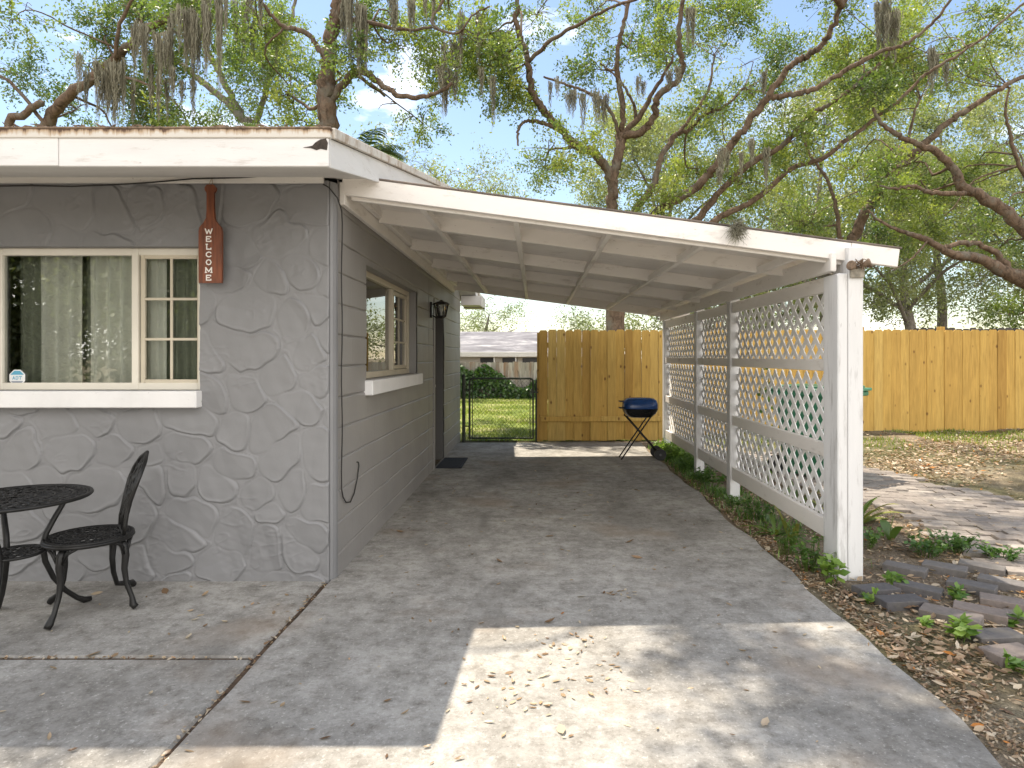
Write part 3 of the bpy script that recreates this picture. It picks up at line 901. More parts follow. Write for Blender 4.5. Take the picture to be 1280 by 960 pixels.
# lettering by strokes
GLY = {
 'W': [[(0, 1), (.25, 0), (.5, .8), (.75, 0), (1, 1)]],
 'E': [[(.1, 0), (.1, 1)], [(.1, 1), (.85, 1), (.85, .82)], [(.1, .52), (.65, .52)], [(.1, 0), (.9, 0), (.9, .2)]],
 'L': [[(.15, 0), (.15, 1)], [(.0, 1), (.3, 1)], [(.15, 0), (.9, 0), (.9, .22)]],
 'C': [[(.9, .78), (.82, .92), (.55, 1), (.25, .9), (.08, .65), (.08, .35), (.25, .1), (.55, 0), (.85, .1), (.92, .22)]],
 'O': [[(.5, 1), (.2, .88), (.05, .5), (.2, .12), (.5, 0), (.8, .12), (.95, .5), (.8, .88), (.5, 1)]],
 'M': [[(.08, 0), (.08, 1), (.5, .15), (.92, 1), (.92, 0)], [(0, 0), (.22, 0)], [(.78, 0), (1, 0)]],
 'A': [[(.05, 0), (.5, 1), (.95, 0)], [(.22, .35), (.78, .35)]],
 'D': [[(.1, 0), (.1, 1), (.55, 1), (.9, .75), (.9, .25), (.55, 0), (.1, 0)]],
 'T': [[(.5, 0), (.5, 1)], [(.0, .85), (.0, 1), (1, 1), (1, .85)]],
}
def glyph(mb, ch, x, z, wd, ht, y, sw, th_):
    k = 0
    for stv in GLY[ch]:
        for (a_, b2) in zip(stv[:-1], stv[1:]):
            p0 = Vector((x + a_[0] * wd, y - k * .00015, z + a_[1] * ht)); p1 = Vector((x + b2[0] * wd, y - k * .00015, z + b2[1] * ht))
            dd = (p1 - p0).normalized() * sw * .35
            mb.beam(p0 - dd, p1 + dd, th_, sw, up=(0 if abs(dd.z) > abs(dd.x) * .2 else 0, 0, 1) if abs(dd.x) > 1e-6 else (1, 0, 0), ch=.0002)
            k += 1
mb = MB()
for i, ch in enumerate('ADT'): glyph(mb, ch, c0.x - .029 + i * .021, c0.z - .012, .016, .020, c0.y - .0012, .0034, .001)
mb.build('lettering', M['sk_blue'], stk)

# ------------------------------------------------------------------ carport
carport = thing('carport', (0.4, 4.15, 0), 'white painted wooden lean-to carport with open rafters and a lattice side wall', 'carport')
def ctop(x): return 2.574 - 0.132 * (x + 1.25)
CX0, CX1, CY0, CY1 = -1.235, 2.33, 4.14, 9.70
sl = Vector((1, 0, -0.132)).normalized(); upv = Vector((0.132, 0, 1)).normalized()
# fascia
def slope_board(mb, x0, x1, y0, y1, a, b, ch=.003):
    """board following the roof slope between depths a and b under the roof top"""
    vs = [(x0, ctop(x0) - b), (x1, ctop(x1) - b), (x1, ctop(x1) - a), (x0, ctop(x0) - a)]
    mb.beam((x0, (y0 + y1) / 2, ctop(x0) - (a + b) / 2), (x1, (y0 + y1) / 2, ctop(x1) - (a + b) / 2), abs(y1 - y0), b - a, up=(0, 0, 1), ch=ch)
mb = MB(); slope_board(mb, CX0 - .005, 2.02, CY0 - .04, CY0, .012, .13)
slope_board(mb, 2.023, CX1, CY0 - .04, CY0, .010, .126)
mb.build('front_fascia', M['wood_x'], carport)
mb = MB()
for i in range(12):    # roofing sheet with drip edge
    pass
mb.beam((CX0 - .01, (CY0 + CY1) / 2, ctop(CX0) - .003), (CX1 + .02, (CY0 + CY1) / 2, ctop(CX1 + .02) - .003), CY1 - CY0 + .09, .012, up=upv)
mb.build('roofing', M['roofing'], carport)
mb = MB()
y = CY0 + .003; k = 0
while y < CY1 - .02:
    wd = min(.142 + random.uniform(-.004, .004), CY1 - y)
    dz = random.uniform(0, .003)
    mb.beam((CX0 + .03, y + wd / 2, ctop(CX0 + .03) - .021 - dz), (CX1 - .04, y + wd / 2, ctop(CX1 - .04) - .021 - dz), wd - .004, .022, up=upv, ch=.003, tone=random.random())
    y += wd; k += 1
mb.build('roof_deck', M['wood_x'], carport)
for y in (4.88, 6.10, 7.32, 8.54):
    mb = MB(); slope_board(mb, CX0 + .05, 2.0, y, y + .04, .034, .142); mb.build('rafter', M['wood_x'], carport)
mb = MB(); slope_board(mb, CX0 + .05, 2.0, CY0 + .003, CY0 + .032, .034, .150); mb.build('rafter', M['wood_x'], carport)
mb = MB(); slope_board(mb, CX0 + .0, CX1, CY1 - .04, CY1, .034, .155); mb.build('rear_fascia', M['wood_x'], carport)
for k in range(5):
    x = -0.735 + 0.61 * k
    zt = ctop(x)
    mb = MB(); mb.box((x - .02, CY0 + .034, zt - .149), (x + .019, CY1 - .042, zt - .098), .003); mb.build('purlin', M['wood_y'], carport)
mb = MB(); mb.box((HX + .004, 4.1, 2.375), (HX + .042, CY1, 2.52), .004)
mb.build('ledger', M['wood_y'], carport)
mb = MB(); mb.box((HX + .046, 4.12, 2.46), (HX + .09, CY1 - .05, 2.535), .004)
mb.build('ledger_trim', M['wood_y'], carport)
# lattice side wall
PY = [(4.10, 4.26, 2.075, .115), (6.33, 6.44, 2.02, .10), (7.66, 7.76, 2.02, .10), (9.58, 9.68, 2.0, .10)]
for i, (ya, yb, xc, wd) in enumerate(PY):
    mb = MB()
    xa = 1.935
    if i == 0:
        mb.box((xa - .018, ya - .045, -.06), (xa + .045, yb, 1.93), .006)
        mb.box((xa + .048, ya - .045, -.06), (xa + .145, yb, 2.098), .006)
    else:
        mb.box((xa - .01, ya, -.08), (xa + .09, yb, 2.0), .006)
    o = mb.build('post', M['wood_z'], carport)
    if i == 0: o['label'] = 'stout doubled front corner post with cracked peeling base'
mb = MB(); mb.box((1.885, 4.08, 1.945), (1.922, 9.72, 2.065), .005)
mb.build('top_beam', M['wood_y'], carport)
segs = [(4.262, 6.328), (6.442, 7.658), (7.762, 9.578)]
for (ya, yb) in segs:
    for (z0, z1, nm) in ((1.835, 1.935, 'header'), (1.305, 1.385, 'rail'), (.725, .82, 'rail'), (.185, .31, 'rail')):
        mb = MB(); xo = .0
        mb.box((1.945, ya + .002, z0), (1.985, yb - .002, z1), .004)
        mb.build(nm, M['wood_y'], carport)
    # lattice: two layers of diagonal laths
    for (z0, z1) in ((.30, .735), (.812, 1.285), (1.375, 1.85)):
        mb = MB()
        pitch = .152; wlath = .040
        n = int((yb - ya + z1 - z0) / pitch) + 2
        for lay in (0, 1):
            x = 1.992 + lay * .0085
            for k in range(-1, n + 1):
                # lath passing (ya + k*pitch , z0) rising either way, clipped to the panel
                if lay == 0: a0 = ya + k * pitch - (z1 - z0); sgn = 1
                else: a0 = ya + k * pitch; sgn = -1
                t0, t1 = 0.0, z1 - z0
                if sgn == 1:
                    t0 = max(t0, ya - a0); t1 = min(t1, yb - a0)
                else:
                    t0 = max(t0, a0 - yb); t1 = min(t1, a0 - ya)
                if t1 - t0 < .03: continue
                p0 = (x, a0 + sgn * t0, z0 + t0); p1 = (x, a0 + sgn * t1, z0 + t1)
                mb.beam(p0, p1, .008, wlath, up=(0, -sgn, 1), ch=.0012) if False else mb.beam(p0, p1, wlath, .008, up=(1, 0, 0), ch=.0012)
        mb.build('lattice_panel', M['lattice'], carport)
# small block under the security camera
mb = MB(); mb.box((1.895, 7.35, 2.067), (1.95, 7.50, 2.135), .004)
mb.build('mounting_block', M['wood_y'], carport)

# ------------------------------------------------------------------ things on the house and carport
cam_t = thing('security_camera', (1.95, 7.42, 2.13), 'small dark dome security camera under the carport roof by the lattice posts', 'camera')
mb = MB(); mb.lathe([(.030, 0), (.034, .012), (.034, .03), (.030, .036)], (1.91, 7.40, 2.115), 18, axis='y'); mb.build('housing', M['sk_white'], cam_t, smooth=True, angle=40)
mb = MB(); mb.lathe([(.002, -.046), (.02, -.042), (.034, -.025), (.040, 0), (.036, .008)], (1.91, 7.395, 2.112), 18, axis='y'); mb.build('lens_dome', M['black_pl'], cam_t, smooth=True)

fl = thing('floodlight', (2.07, 4.05, 1.9), 'rusty old twin floodlight fixture at the top of the front carport post', 'light')
mb = MB(); mb.box((1.99, 4.035, 1.90), (2.078, 4.053, 1.965), .004); mb.build('mounting_box', simple('weathered_plate', (0.30, 0.27, 0.22), .7, .4, 30), fl)
for s in (-1, 1):
    mb = MB()
    a0 = Vector((2.034 + s * .012, 4.03, 1.965)); dv = Vector((s * .75, -.5, .35 if s > 0 else .1)).normalized()
    pts = [a0, a0 + dv * .02, a0 + dv * .035, a0 + dv * .06, a0 + dv * .066]
    mb.tube(pts, [.010, .012, .022, .032, .026], 12)
    mb.build('lamp_head', M['rusty'], fl, smooth=True, angle=40)
mb = MB()
for k in range(40):
    c = Vector((2.034 + random.gauss(0, .028), 4.02 + random.uniform(-.02, .01), 1.985 + random.gauss(0, .013)))
    d = Vector((random.gauss(0, 1), random.gauss(0, 1), random.gauss(0, 1))).normalized() * .022
    mb.tube([c - d, c + Vector((0, 0, random.gauss(0, .006))), c + d], .0028, 4)
mb.build('debris', M['rusty'], fl)

wl = thing('wall_lantern', (HX, 7.72, 1.95), 'black hexagonal lantern with clear glass on the side wall by the door', 'lamp')
lc_ = Vector((HX + .125, 7.74, 0))
mb = MB(); mb.box((HX + .001, 7.67, 1.87), (HX + .022, 7.77, 2.06), .006); mb.build('backplate', M['black'], wl)
for tb_ in ([(HX + .02, 7.72, 1.90), (HX + .07, 7.73, 1.87), (lc_.x, lc_.y, 1.875)], [(HX + .02, 7.72, 2.03), (HX + .08, 7.73, 2.06), (lc_.x, lc_.y, 2.065)]):
    mb = MB(); mb.tube(tb_, .008, 8); mb.build('arm', M['black'], wl, smooth=True)
mb = MB(); mb.lathe([(.098, 2.032), (.102, 2.04), (.07, 2.058), (.03, 2.07), (.012, 2.085)], lc_, 6); mb.build('cap', M['black'], wl)
mb = MB()
for k in range(6):
    a_ = R(60 * k); b1 = lc_ + Vector((.086 * math.cos(a_), .086 * math.sin(a_), 2.035)); b0 = lc_ + Vector((.056 * math.cos(a_), .056 * math.sin(a_), 1.895))
    mb.tube([b0, b1], .005, 6)
mb.lathe([(.02, 1.862), (.04, 1.872), (.060, 1.886), (.062, 1.896)], lc_, 6)
mb.build('cage', M['black'], wl)
mb = MB(); mb.lathe([(.053, 1.897), (.082, 2.031)], lc_, 6); mb.build('glass_shade', M['lampglass'], wl)
mb = MB(); mb.lathe([(.012, 1.897), (.012, 1.94), (.026, 1.965), (.028, 1.985), (.015, 2.01), (.003, 2.015)], lc_, 14); mb.build('bulb', M['sk_white'], wl, smooth=True)

dm = MB(); dm.box((-1.245, 8.02, .001), (-.925, 8.80, .016), .005)
for k in range(24): dm.box((-1.23, 8.04 + k * .031, .0155), (-.94, 8.058 + k * .031, .0185), .001)
setp(dm.build('doormat', M['mat'], origin=(-1.08, 8.4, 0)), 'dark blue-grey rubber doormat on the concrete by the side door', 'doormat')

# welcome paddle
sg = thing('welcome_sign', (-1.995, 3.93, 1.85), 'brown wooden paddle sign reading WELCOME hanging beside the front window', 'sign')
cx = -1.994; ysg = 3.945
half = [(.069, 1.853), (.071, 1.87), (.071, 2.17), (.066, 2.195), (.040, 2.225), (.026, 2.25), (.022, 2.30), (.022, 2.405), (.034, 2.425), (.034, 2.44), (.020, 2.457)]
poly = [(cx + x, ysg, z) for x, z in half] + [(cx - x, ysg, z) for x, z in half[::-1]]
mb = MB(); mb.prism(poly[::-1], (0, -.02, 0)); mb.build('paddle', M['sign'], sg)
mb = MB()
for i, ch in enumerate('WELCOME'):
    wd = .042 if ch in 'WM' else .034
    glyph(mb, ch, cx - .008 - wd / 2, 2.155 - i * .0475, wd, .030, ysg - .0208, .0066, .0014)
mb.build('lettering', M['ink'], sg)
mb = MB(); mb.tube([(cx - .012, ysg - .012, 2.452), (cx - .002, ysg - .006, 2.49), (cx + .001, 3.952, 2.50), (cx + .006, ysg - .006, 2.488), (cx + .012, ysg - .012, 2.452)], .0016, 5)
mb.build('hanging_string', simple('twine', (.35, .26, .14), .9, .2, 20, bmp=0), sg)

# cables
mb = MB()
pts = []
for px, py in ((-120, 236), (-40, 233), (40, 232), (90, 233), (140, 231), (190, 228), (240, 223.5), (300, 222), (340, 219.5), (372, 216.5)):
    pts.append(P(px, py, 3.94))
mb.tube(pts, .0045, 6)
setp(mb.build('eave_cable', M['cable'], origin=pts[3], smooth=True), 'black cable sagging along the front eave above the window', 'cable')
mb = MB()
ycb = 4.098
zz = lambda py, y=ycb: 1.4 - (py - 446) * y / F
pts = [(-1.315, 3.965, 2.47), (-1.285, 3.985, 2.455), (-1.245, 4.03, 2.40), (-1.232, 4.075, 2.33)]
for py in range(280, 600, 22): pts.append((-1.238 + .003 * math.sin(py * .05), 4.098, zz(py)))
pts += [(-1.243, 4.11, .55), (-1.246, 4.15, .49), (-1.247, 4.22, .44), (-1.247, 4.32, .42), (-1.247, 4.41, .46), (-1.247, 4.49, .55), (-1.248, 4.53, .63), (-1.249, 4.525, .655), (-1.255, 4.50, .66)]
mb.tube(pts, .0042, 6)
setp(mb.build('corner_cable', M['cable'], origin=pts[-9], smooth=True), 'black cable running down the house corner and looping low on the side wall', 'cable')

# ball moss tuft on the fascia
mb = MB()
c = P(921, 288, 4.06)
for k in range(420):
    d = Vector((random.gauss(0, 1), random.gauss(0, .6) - .5, random.gauss(-.25, 1))).normalized()
    L = random.uniform(.03, .075)
    s = c + Vector((random.gauss(0, .018), random.uniform(-.006, .004), random.gauss(.005, .022)))
    mid = s + d * L * .5 + Vector((0, 0, .006)); e_ = s + d * L + Vector((random.gauss(0, .008), 0, -.012))
    mb.tube([s, mid, e_], [.0016, .0013, .0005], 3, tone=random.random())
setp(mb.build('ball_moss', M['moss'], origin=c), 'grey tuft of ball moss growing on the carport front fascia', 'plant')

# ------------------------------------------------------------------ bistro table and chair
def ring(mb, c, r, tr, n=48, m=6, sy=1.0):
    pts = [Vector(c) + Vector((r * math.cos(2 * math.pi * k / n), r * sy * math.sin(2 * math.pi * k / n), 0)) for k in range(n + 1)]
    mb.tube(pts, tr, m, cap=False)
def open_disc(mb, c, r, z, tr, rings, nsp, seed):
    c = Vector((c[0], c[1], z))
    ring(mb, c, r, tr * 1.7); ring(mb, c, r - tr * 2.6, tr)
    for rr in rings: ring(mb, c, rr * r, tr * 1.05)
    rr = [0.06] + list(rings) + [1 - tr * 2.6 / r]
    for i in range(len(rr) - 1):
        n = max(6, int(nsp * (rr[i + 1] + .15)))
        for k in range(n):
            a0 = 2 * math.pi * (k + .5 * (i % 2)) / n
            for sgn in (-1, 1):
                pts = []
                for t in (0, .25, .5, .75, 1):
                    a_ = a0 + sgn * (math.pi / n) * math.sin(t * math.pi) * .95
                    q = rr[i] * r + (rr[i + 1] - rr[i]) * r * t
                    pts.append(c + Vector((q * math.cos(a_), q * math.sin(a_), 0)))
                mb.tube(pts, tr * .85, 5, cap=False)
            # small leaf
            q = (rr[i] + rr[i + 1]) / 2 * r
            a_ = a0 + math.pi / n
            p = c + Vector((q * math.cos(a_), q * math.sin(a_), 0)); dd = Vector((math.cos(a_), math.sin(a_), 0)) * (rr[i + 1] - rr[i]) * r * .3
            mb.tube([p - dd, p, p + dd], [.001, tr * 1.5, .001], 5)
TC = Vector((-2.70, 3.31, 0))
tb = thing('bistro_table', TC, 'round black cast iron bistro table with openwork top beside the front wall', 'table')
mb = MB(); open_disc(mb, TC, .335, .668, .0062, (.28, .52, .76), 30, 1); mb.build('table_top', M['black'], tb, smooth=True)
mb = MB(); open_disc(mb, TC, .135, .385, .005, (.5,), 14, 2); mb.build('shelf', M['black'], tb, smooth=True)
for a_ in (66, 140, 215, 287):
    d = Vector((math.cos(R(a_)), math.sin(R(a_)), 0))
    prof = [(.27, .66), (.245, .60), (.20, .53), (.155, .45), (.138, .385), (.15, .30), (.19, .20), (.25, .11), (.31, .05), (.35, .022), (.385, .018)]
    mb = MB(); mb.tube([TC + d * r_ + Vector((0, 0, z)) for r_, z in prof], [.012, .013, .014, .0145, .0145, .014, .013, .013, .014, .018, .015], 8)
    mb.build('leg', M['black'], tb, smooth=True)

CC = Vector((-2.46, 3.53, 0))
ch = thing('bistro_chair', CC, 'black cast iron bistro chair with openwork seat tucked at the round table', 'chair')
fd = Vector((-.80, -.60, 0)).normalized(); sd = Vector((-fd.y, fd.x, 0))    # facing, side
mb = MB(); open_disc(mb, CC, .205, .415, .0055, (.35, .68), 22, 3)
mb.tube([CC + Vector((.206 * math.cos(t), .206 * math.sin(t), .403)) for t in np.linspace(0, 6.2832, 40)], .011, 6, cap=False)
mb.build('seat', M['black'], ch, smooth=True)
feet = [(-2.49, 3.27), (-2.22, 3.55), (-2.45, 3.90), (-2.74, 3.62)]
for (x, y) in feet:
    f = Vector((x, y, 0)); d = (f - CC); d.z = 0; L = d.length; d.normalize()
    mb = MB()
    prof = [(.155, .40, .020), (.185, .35, .021), (.192, .30, .019), (.185, .23, .016), (.195, .15, .0135), (.225, .07, .013), (L - .01, .028, .019), (L + .006, .012, .017)]
    mb.tube([CC + d * r_ + Vector((0, 0, z)) for r_, z, q in prof], [q for r_, z, q in prof], 10)
    t = Vector((-d.y, d.x, 0))
    for s in (-1, 1):
        mb.tube([CC + d * .18 + t * s * .09 + Vector((0, 0, .398)), CC + d * .19 + t * s * .045 + Vector((0, 0, .37)), CC + d * .192 + t * s * .012 + Vector((0, 0, .31))], [.009, .008, .007], 6)
        mb.tube([CC + d * .18 + t * s * .045 + Vector((0, 0, .398)), CC + d * .188 + t * s * .03 + Vector((0, 0, .36)), CC + d * .192 + t * s * .005 + Vector((0, 0, .34))], [.007, .006, .006], 6)
    mb.build('leg', M['black'], ch, smooth=True)
def bk(u, h):   # u across, h up; the back leans away from the seat
    lean = .155 + .03 * (h / .45) + .10 * (h / .45) ** 2 - .16 * (u * u)
    return CC - fd * lean + sd * u + Vector((0, 0, .42 + h))
mb = MB()
out = [(-.13, 0), (-.155, .055), (-.135, .11), (-.15, .185), (-.175, .26), (-.165, .33), (-.11, .39), (0, .43)]
out = out + [(-u, h) for u, h in out[-2::-1]]
mb.tube([bk(u, h) for u, h in out], .0105, 8)
mb.tube([bk(-.13, 0), bk(-.06, -.005), bk(.06, -.005), bk(.13, 0)], .012, 8)
for s in (-1, 1):
    mb.tube([bk(s * .02, 0), bk(s * .075, .08), bk(s * .03, .17), bk(s * .09, .26), bk(s * .06, .33), bk(0, .41)], .0075, 6)
    mb.tube([bk(s * .15, .06), bk(s * .09, .10), bk(s * .06, .16), bk(s * .11, .20), bk(s * .15, .22)], .007, 6)
    mb.tube([bk(s * .17, .29), bk(s * .11, .28), bk(s * .07, .32), bk(s * .10, .35), bk(s * .13, .365)], .007, 6)
mb.tube([bk(0, 0), bk(0, .12), bk(0, .3), bk(0, .425)], [.008, .011, .009, .006], 6)
for h in (.1, .2, .29, .36):
    for s in (-1, 1): mb.tube([bk(0, h - .03), bk(s * .03, h), bk(s * .035, h + .03)], [.004, .012, .003], 6)
mb.build('backrest', M['black'], ch, smooth=True)

# ------------------------------------------------------------------ grill
GC = Vector((1.435, 8.78, 0))
gr = thing('portable_grill', GC, 'small portable grill with blue lid and black crossed legs near the wooden fence', 'grill')
def grill_shell(zs, zc):
    """zs: list (z, sx, sy): rounded-rectangle sections"""
    n = 40; vs = []; fs = []
    for (z, sx, sy) in zs:
        for k in range(n):
            a_ = 2 * math.pi * k / n
            cx_ = abs(math.cos(a_)) ** .55 * math.copysign(1, math.cos(a_)); sy_ = abs(math.sin(a_)) ** .55 * math.copysign(1, math.sin(a_))
            vs.append(GC + Vector((sx * .9 * cx_, sy * sy_, zc + z)))
    m = len(zs)
    for i in range(m - 1):
        for k in range(n): fs.append((i * n + k, i * n + (k + 1) % n, (i + 1) * n + (k + 1) % n, (i + 1) * n + k))
    fs.append(tuple(range(n))[::-1]); fs.append(tuple((m - 1) * n + k for k in range(n)))
    return vs, fs
mb = MB(); vs, fs = grill_shell([(0, .262, .17), (.02, .264, .172), (.07, .262, .165), (.11, .245, .145), (.135, .21, .11), (.147, .14, .07), (.15, .05, .03)], .695); mb.add(vs, fs)
mb.build('lid', M['blue'], gr, smooth=True, angle=50)
mb = MB(); vs, fs = grill_shell([(-.125, .13, .09), (-.115, .18, .12), (-.07, .235, .15), (-.02, .262, .17), (-.004, .266, .175)], .695); mb.add(vs, fs)
mb.build('bowl', M['enamel_k'], gr, smooth=True, angle=50)
for z in (.70, .79):
    mb = MB(); mb.tube([GC + Vector((-.22, -.06, z)), GC + Vector((-.28, -.06, z)), GC + Vector((-.28, .06, z)), GC + Vector((-.22, .06, z))], .007, 6)
    mb.build('handle', M['black_pl'], gr)
for s in (-1, 1):
    yo = s * .125
    mb = MB(); mb.tube([GC + Vector((-.20, yo, .60)), GC + Vector((.25, yo, .085))], .0095, 8); mb.tube([GC + Vector((.13, yo * .9, .585)), GC + Vector((-.27, yo * .9, .008))], .0095, 8)
    mb.build('leg', M['black'], gr, smooth=True)
    wh = MB(); wc = GC + Vector((.25, s * .155, .08))
    wh.lathe([(.052, -.018), (.078, -.018), (.080, -.012), (.080, .012), (.078, .018), (.052, .018)], wc, 24, axis='y')
    wheel = wh.build('wheel', M['black_pl'], gr, smooth=True, angle=40)
    hb = MB(); hb.lathe([(.012, -.022), (.016, -.022), (.016, .022), (.012, .022)], wc, 12, axis='y')
    for k in range(6):
        a_ = R(60 * k); hb.beam(wc, wc + Vector((math.cos(a_), 0, math.sin(a_))) * .055, .02, .012, up=(0, 1, 0))
    hb.build('hub', simple('grey_hub', (.10, .10, .10), .5, .1, 5, bmp=0), wheel)
mb = MB(); mb.tube([GC + Vector((.25, -.16, .08)), GC + Vector((.25, .16, .08))], .008, 8); mb.build('axle', M['black'], gr)
mb = MB(); mb.tube([GC + Vector((.13, -.113, .585)), GC + Vector((.13, .113, .585))], .008, 8); mb.build('crossbar', M['black'], gr)

# ------------------------------------------------------------------ trash bin
TB = Vector((3.22, 7.3, gzf(3.2, 7.3) + .0))
bn = thing('trash_bin', TB, 'green wheeled trash bin behind the lattice panel on the brick path', 'bin')
Rb = Matrix.Translation(TB) @ Matrix.Rotation(R(38), 4, 'Z')
def binbox(mb, z0, z1, a, b, ch=.02):
    n = 24; vs = []; fs = []
    for (z, (hx, hy)) in ((z0, a), (z0 + .02, (a[0] + .008, a[1] + .008)), (z1, b)):
        for k in range(n):
            t = 2 * math.pi * k / n
            cx_ = abs(math.cos(t)) ** .3 * math.copysign(1, math.cos(t)); sy_ = abs(math.sin(t)) ** .3 * math.copysign(1, math.sin(t))
            vs.append(Rb @ Vector((hx * cx_, hy * sy_, z)))
    for i in range(2):
        for k in range(n): fs.append((i * n + k, i * n + (k + 1) % n, (i + 1) * n + (k + 1) % n, (i + 1) * n + k))
    fs.append(tuple(range(n))[::-1]); fs.append(tuple(2 * n + k for k in range(n)))
    mb.add(vs, fs)
mb = MB(); binbox(mb, .05, .97, (.26, .30), (.33, .38)); mb.build('body', M['bin'], bn, smooth=True, angle=35)
mb = MB(); mb.box((-.36, -.41, .93), (.36, .41, .985), .012, Rb); mb.build('rim', M['bin'], bn)
mb = MB(); mb.box((-.37, -.44, .988), (.37, .42, 1.02), .014, Rb)
mb.box((-.30, -.34, 1.018), (.30, .34, 1.045), .02, Rb)
for k in (-1, 0, 1): mb.box((k * .17 - .03, -.44, 1.02), (k * .17 + .03, -.36, 1.05), .008, Rb)
mb.build('lid', M['bin_lid'], bn)
mb = MB(); mb.tube([Rb @ Vector(p) for p in ((-.28, .40, .95), (-.28, .48, .97), (.28, .48, .97), (.28, .40, .95))], .017, 8); mb.build('handle', M['black_pl'], bn, smooth=True)
for s in (-1, 1):
    mb = MB(); c = Rb @ Vector((s * .27, .33, .12)); ax = (Rb.to_3x3() @ Vector((1, 0, 0)))
    mb.tube([c - ax * .03, c - ax * .029, c + ax * .029, c + ax * .03], [.09, .12, .12, .09], 22)
    mb.build('wheel', M['black_pl'], bn, smooth=True, angle=40)

# ------------------------------------------------------------------ fences and gate
def picket(mb, x0, x1, y, z0, z1, th_, tone, ear=.03, lean=0.0):
    w_ = x1 - x0
    pts = [(x0, y, z0), (x1, y, z0), (x1 + lean, y, z1 - ear), (x1 - ear * .8 + lean, y, z1), (x0 + ear * .8 + lean, y, z1), (x0 + lean, y, z1 - ear)]
    mb.prism(pts, (0, th_, 0), tone)
FYC = 10.57
fa = thing('wooden_fence', (1.1, FYC, 0), 'yellow pine picket fence section with one low rail behind the blue grill', 'fence')
mb = MB(); x = .068; k = 0
while x < 2.10:
    w_ = .138 + random.uniform(-.004, .004)
    picket(mb, x, x + w_, FYC + (.006 if k % 2 else -.004) + random.uniform(-.003, .003), .012 + random.uniform(0, .02), 1.845 + random.uniform(-.008, .008), .018, random.betavariate(2, 2), lean=random.uniform(-.004, .004))
    x += w_ + random.uniform(.001, .0035); k += 1
mb.build('pickets', M['picket'], fa)
mb = MB(); mb.box((.09, FYC - .042, .335), (1.08, FYC - .005, .415), .004); mb.build('rail', M['picket'], fa)
mb = MB(); mb.box((1.084, FYC - .042, .340), (2.1, FYC - .005, .42), .004, tone=.7); mb.build('rail', M['picket'], fa)
mb = MB(); mb.box((.09, FYC + .025, 1.55), (2.1, FYC + .062, 1.64), .004); mb.build('rail', M['picket'], fa)
mb = MB(); mb.box((.03, FYC + .03, 0), (.12, FYC + .12, 1.80), .004); mb.build('post', M['picket'], fa)
fb_ = thing('wooden_fence', (6, FYC, .15), 'long yellow pine picket fence across the yard right of the carport', 'fence')
mb = MB(); x = 2.115; k = 0
while x < 13:
    w_ = .144 + random.uniform(-.004, .004)
    picket(mb, x, x + w_, FYC + (.004 if k % 2 else -.003) + random.uniform(-.003, .003), gzf(x, FYC) + .01, 1.845 + random.uniform(-.008, .008), .018, random.betavariate(4, 4), lean=random.uniform(-.006, .006))
    x += w_ + random.uniform(.0002, .002); k += 1
mb.build('pickets', M['picket'], fb_)
for z in (.45, 1.0, 1.55):
    mb = MB(); mb.box((2.12, FYC + .022, z), (13, FYC + .06, z + .085), .004); mb.build('rail', M['picket'], fb_)
for x in (3.0, 5.38, 6.72, 9.1, 11.5):
    mb = MB(); mb.box((x, FYC + .062, 0), (x + .09, FYC + .152, 1.98 if x < 4 else 1.90), .004, tone=.25); mb.build('post', M['picket'], fb_)
# dark neighbour fence behind
dfn = MB(); x = 7.8
while x < 16:
    picket(dfn, x, x + .14, 13.2, -.02, 1.99 + random.uniform(-.015, .015), .018, random.random()); x += .146
setp(dfn.build('dark_fence', M['darkfence'], origin=(10, 13.2, 0)), 'dark grey weathered picket fence showing above the far right pine fence', 'fence')

# chain link gate
GY = 10.62
gp = thing('gate_post', (-1.16, GY, 0), 'dark green steel gate post against the house corner', 'post')
mb = MB(); mb.tube([(-1.185, GY, -.1), (-1.185, GY, 1.07)], .03, 14); mb.build('pole', M['gate'], gp, smooth=True, angle=40)
mb = MB(); mb.lathe([(.033, 1.065), (.034, 1.085), (.022, 1.105), (.004, 1.113)], (-1.185, GY, 0), 14); mb.build('cap', M['gate'], gp, smooth=True)
gp2 = thing('gate_post', (.02, GY, 0), 'thin green latch post of the garden gate next to the pine fence', 'post')
mb = MB(); mb.tube([(.022, GY, -.1), (.022, GY, 1.02)], .022, 12); mb.build('pole', M['gate'], gp2, smooth=True, angle=40)
gt = thing('garden_gate', (-.55, GY, 0), 'low dark green chain link garden gate between house and pine fence', 'gate')
gx0, gx1, g0, g1 = -1.09, -.035, .05, 1.04
mb = MB(); c_ = .05
mb.tube([(gx0, GY, g0), (gx0, GY, g1 - c_), (gx0 + .015, GY, g1 - .015), (gx0 + c_, GY, g1), (gx1 - c_, GY, g1), (gx1 - .015, GY, g1 - .015), (gx1, GY, g1 - c_), (gx1, GY, g0), (gx0, GY, g0)], .0175, 8)
mb.tube([(gx0 + .05, GY - .01, g0), (gx0 + .05, GY - .01, g1)], .007, 6); mb.tube([(gx1 - .05, GY - .01, g0), (gx1 - .05, GY - .01, g1)], .007, 6)
mb.build('frame', M['gate'], gt, smooth=True, angle=60)
mb = MB(); p_ = .065
for lay in (0, 1):
    k = -20
    while k < 40:
        xs0 = gx0 + k * p_
        sgn = 1 if lay == 0 else -1
        H = g1 - g0
        t0, t1 = 0, H
        if sgn == 1: t0 = max(t0, gx0 - xs0); t1 = min(t1, gx1 - xs0)
        else: t0 = max(t0, xs0 - gx1); t1 = min(t1, xs0 - gx0)
        if t1 - t0 > .02: mb.tube([(xs0 + sgn * t0, GY + .004 * lay, g0 + t0), (xs0 + sgn * t1, GY + .004 * lay, g0 + t1)], .0018, 4, cap=False)
        k += 1
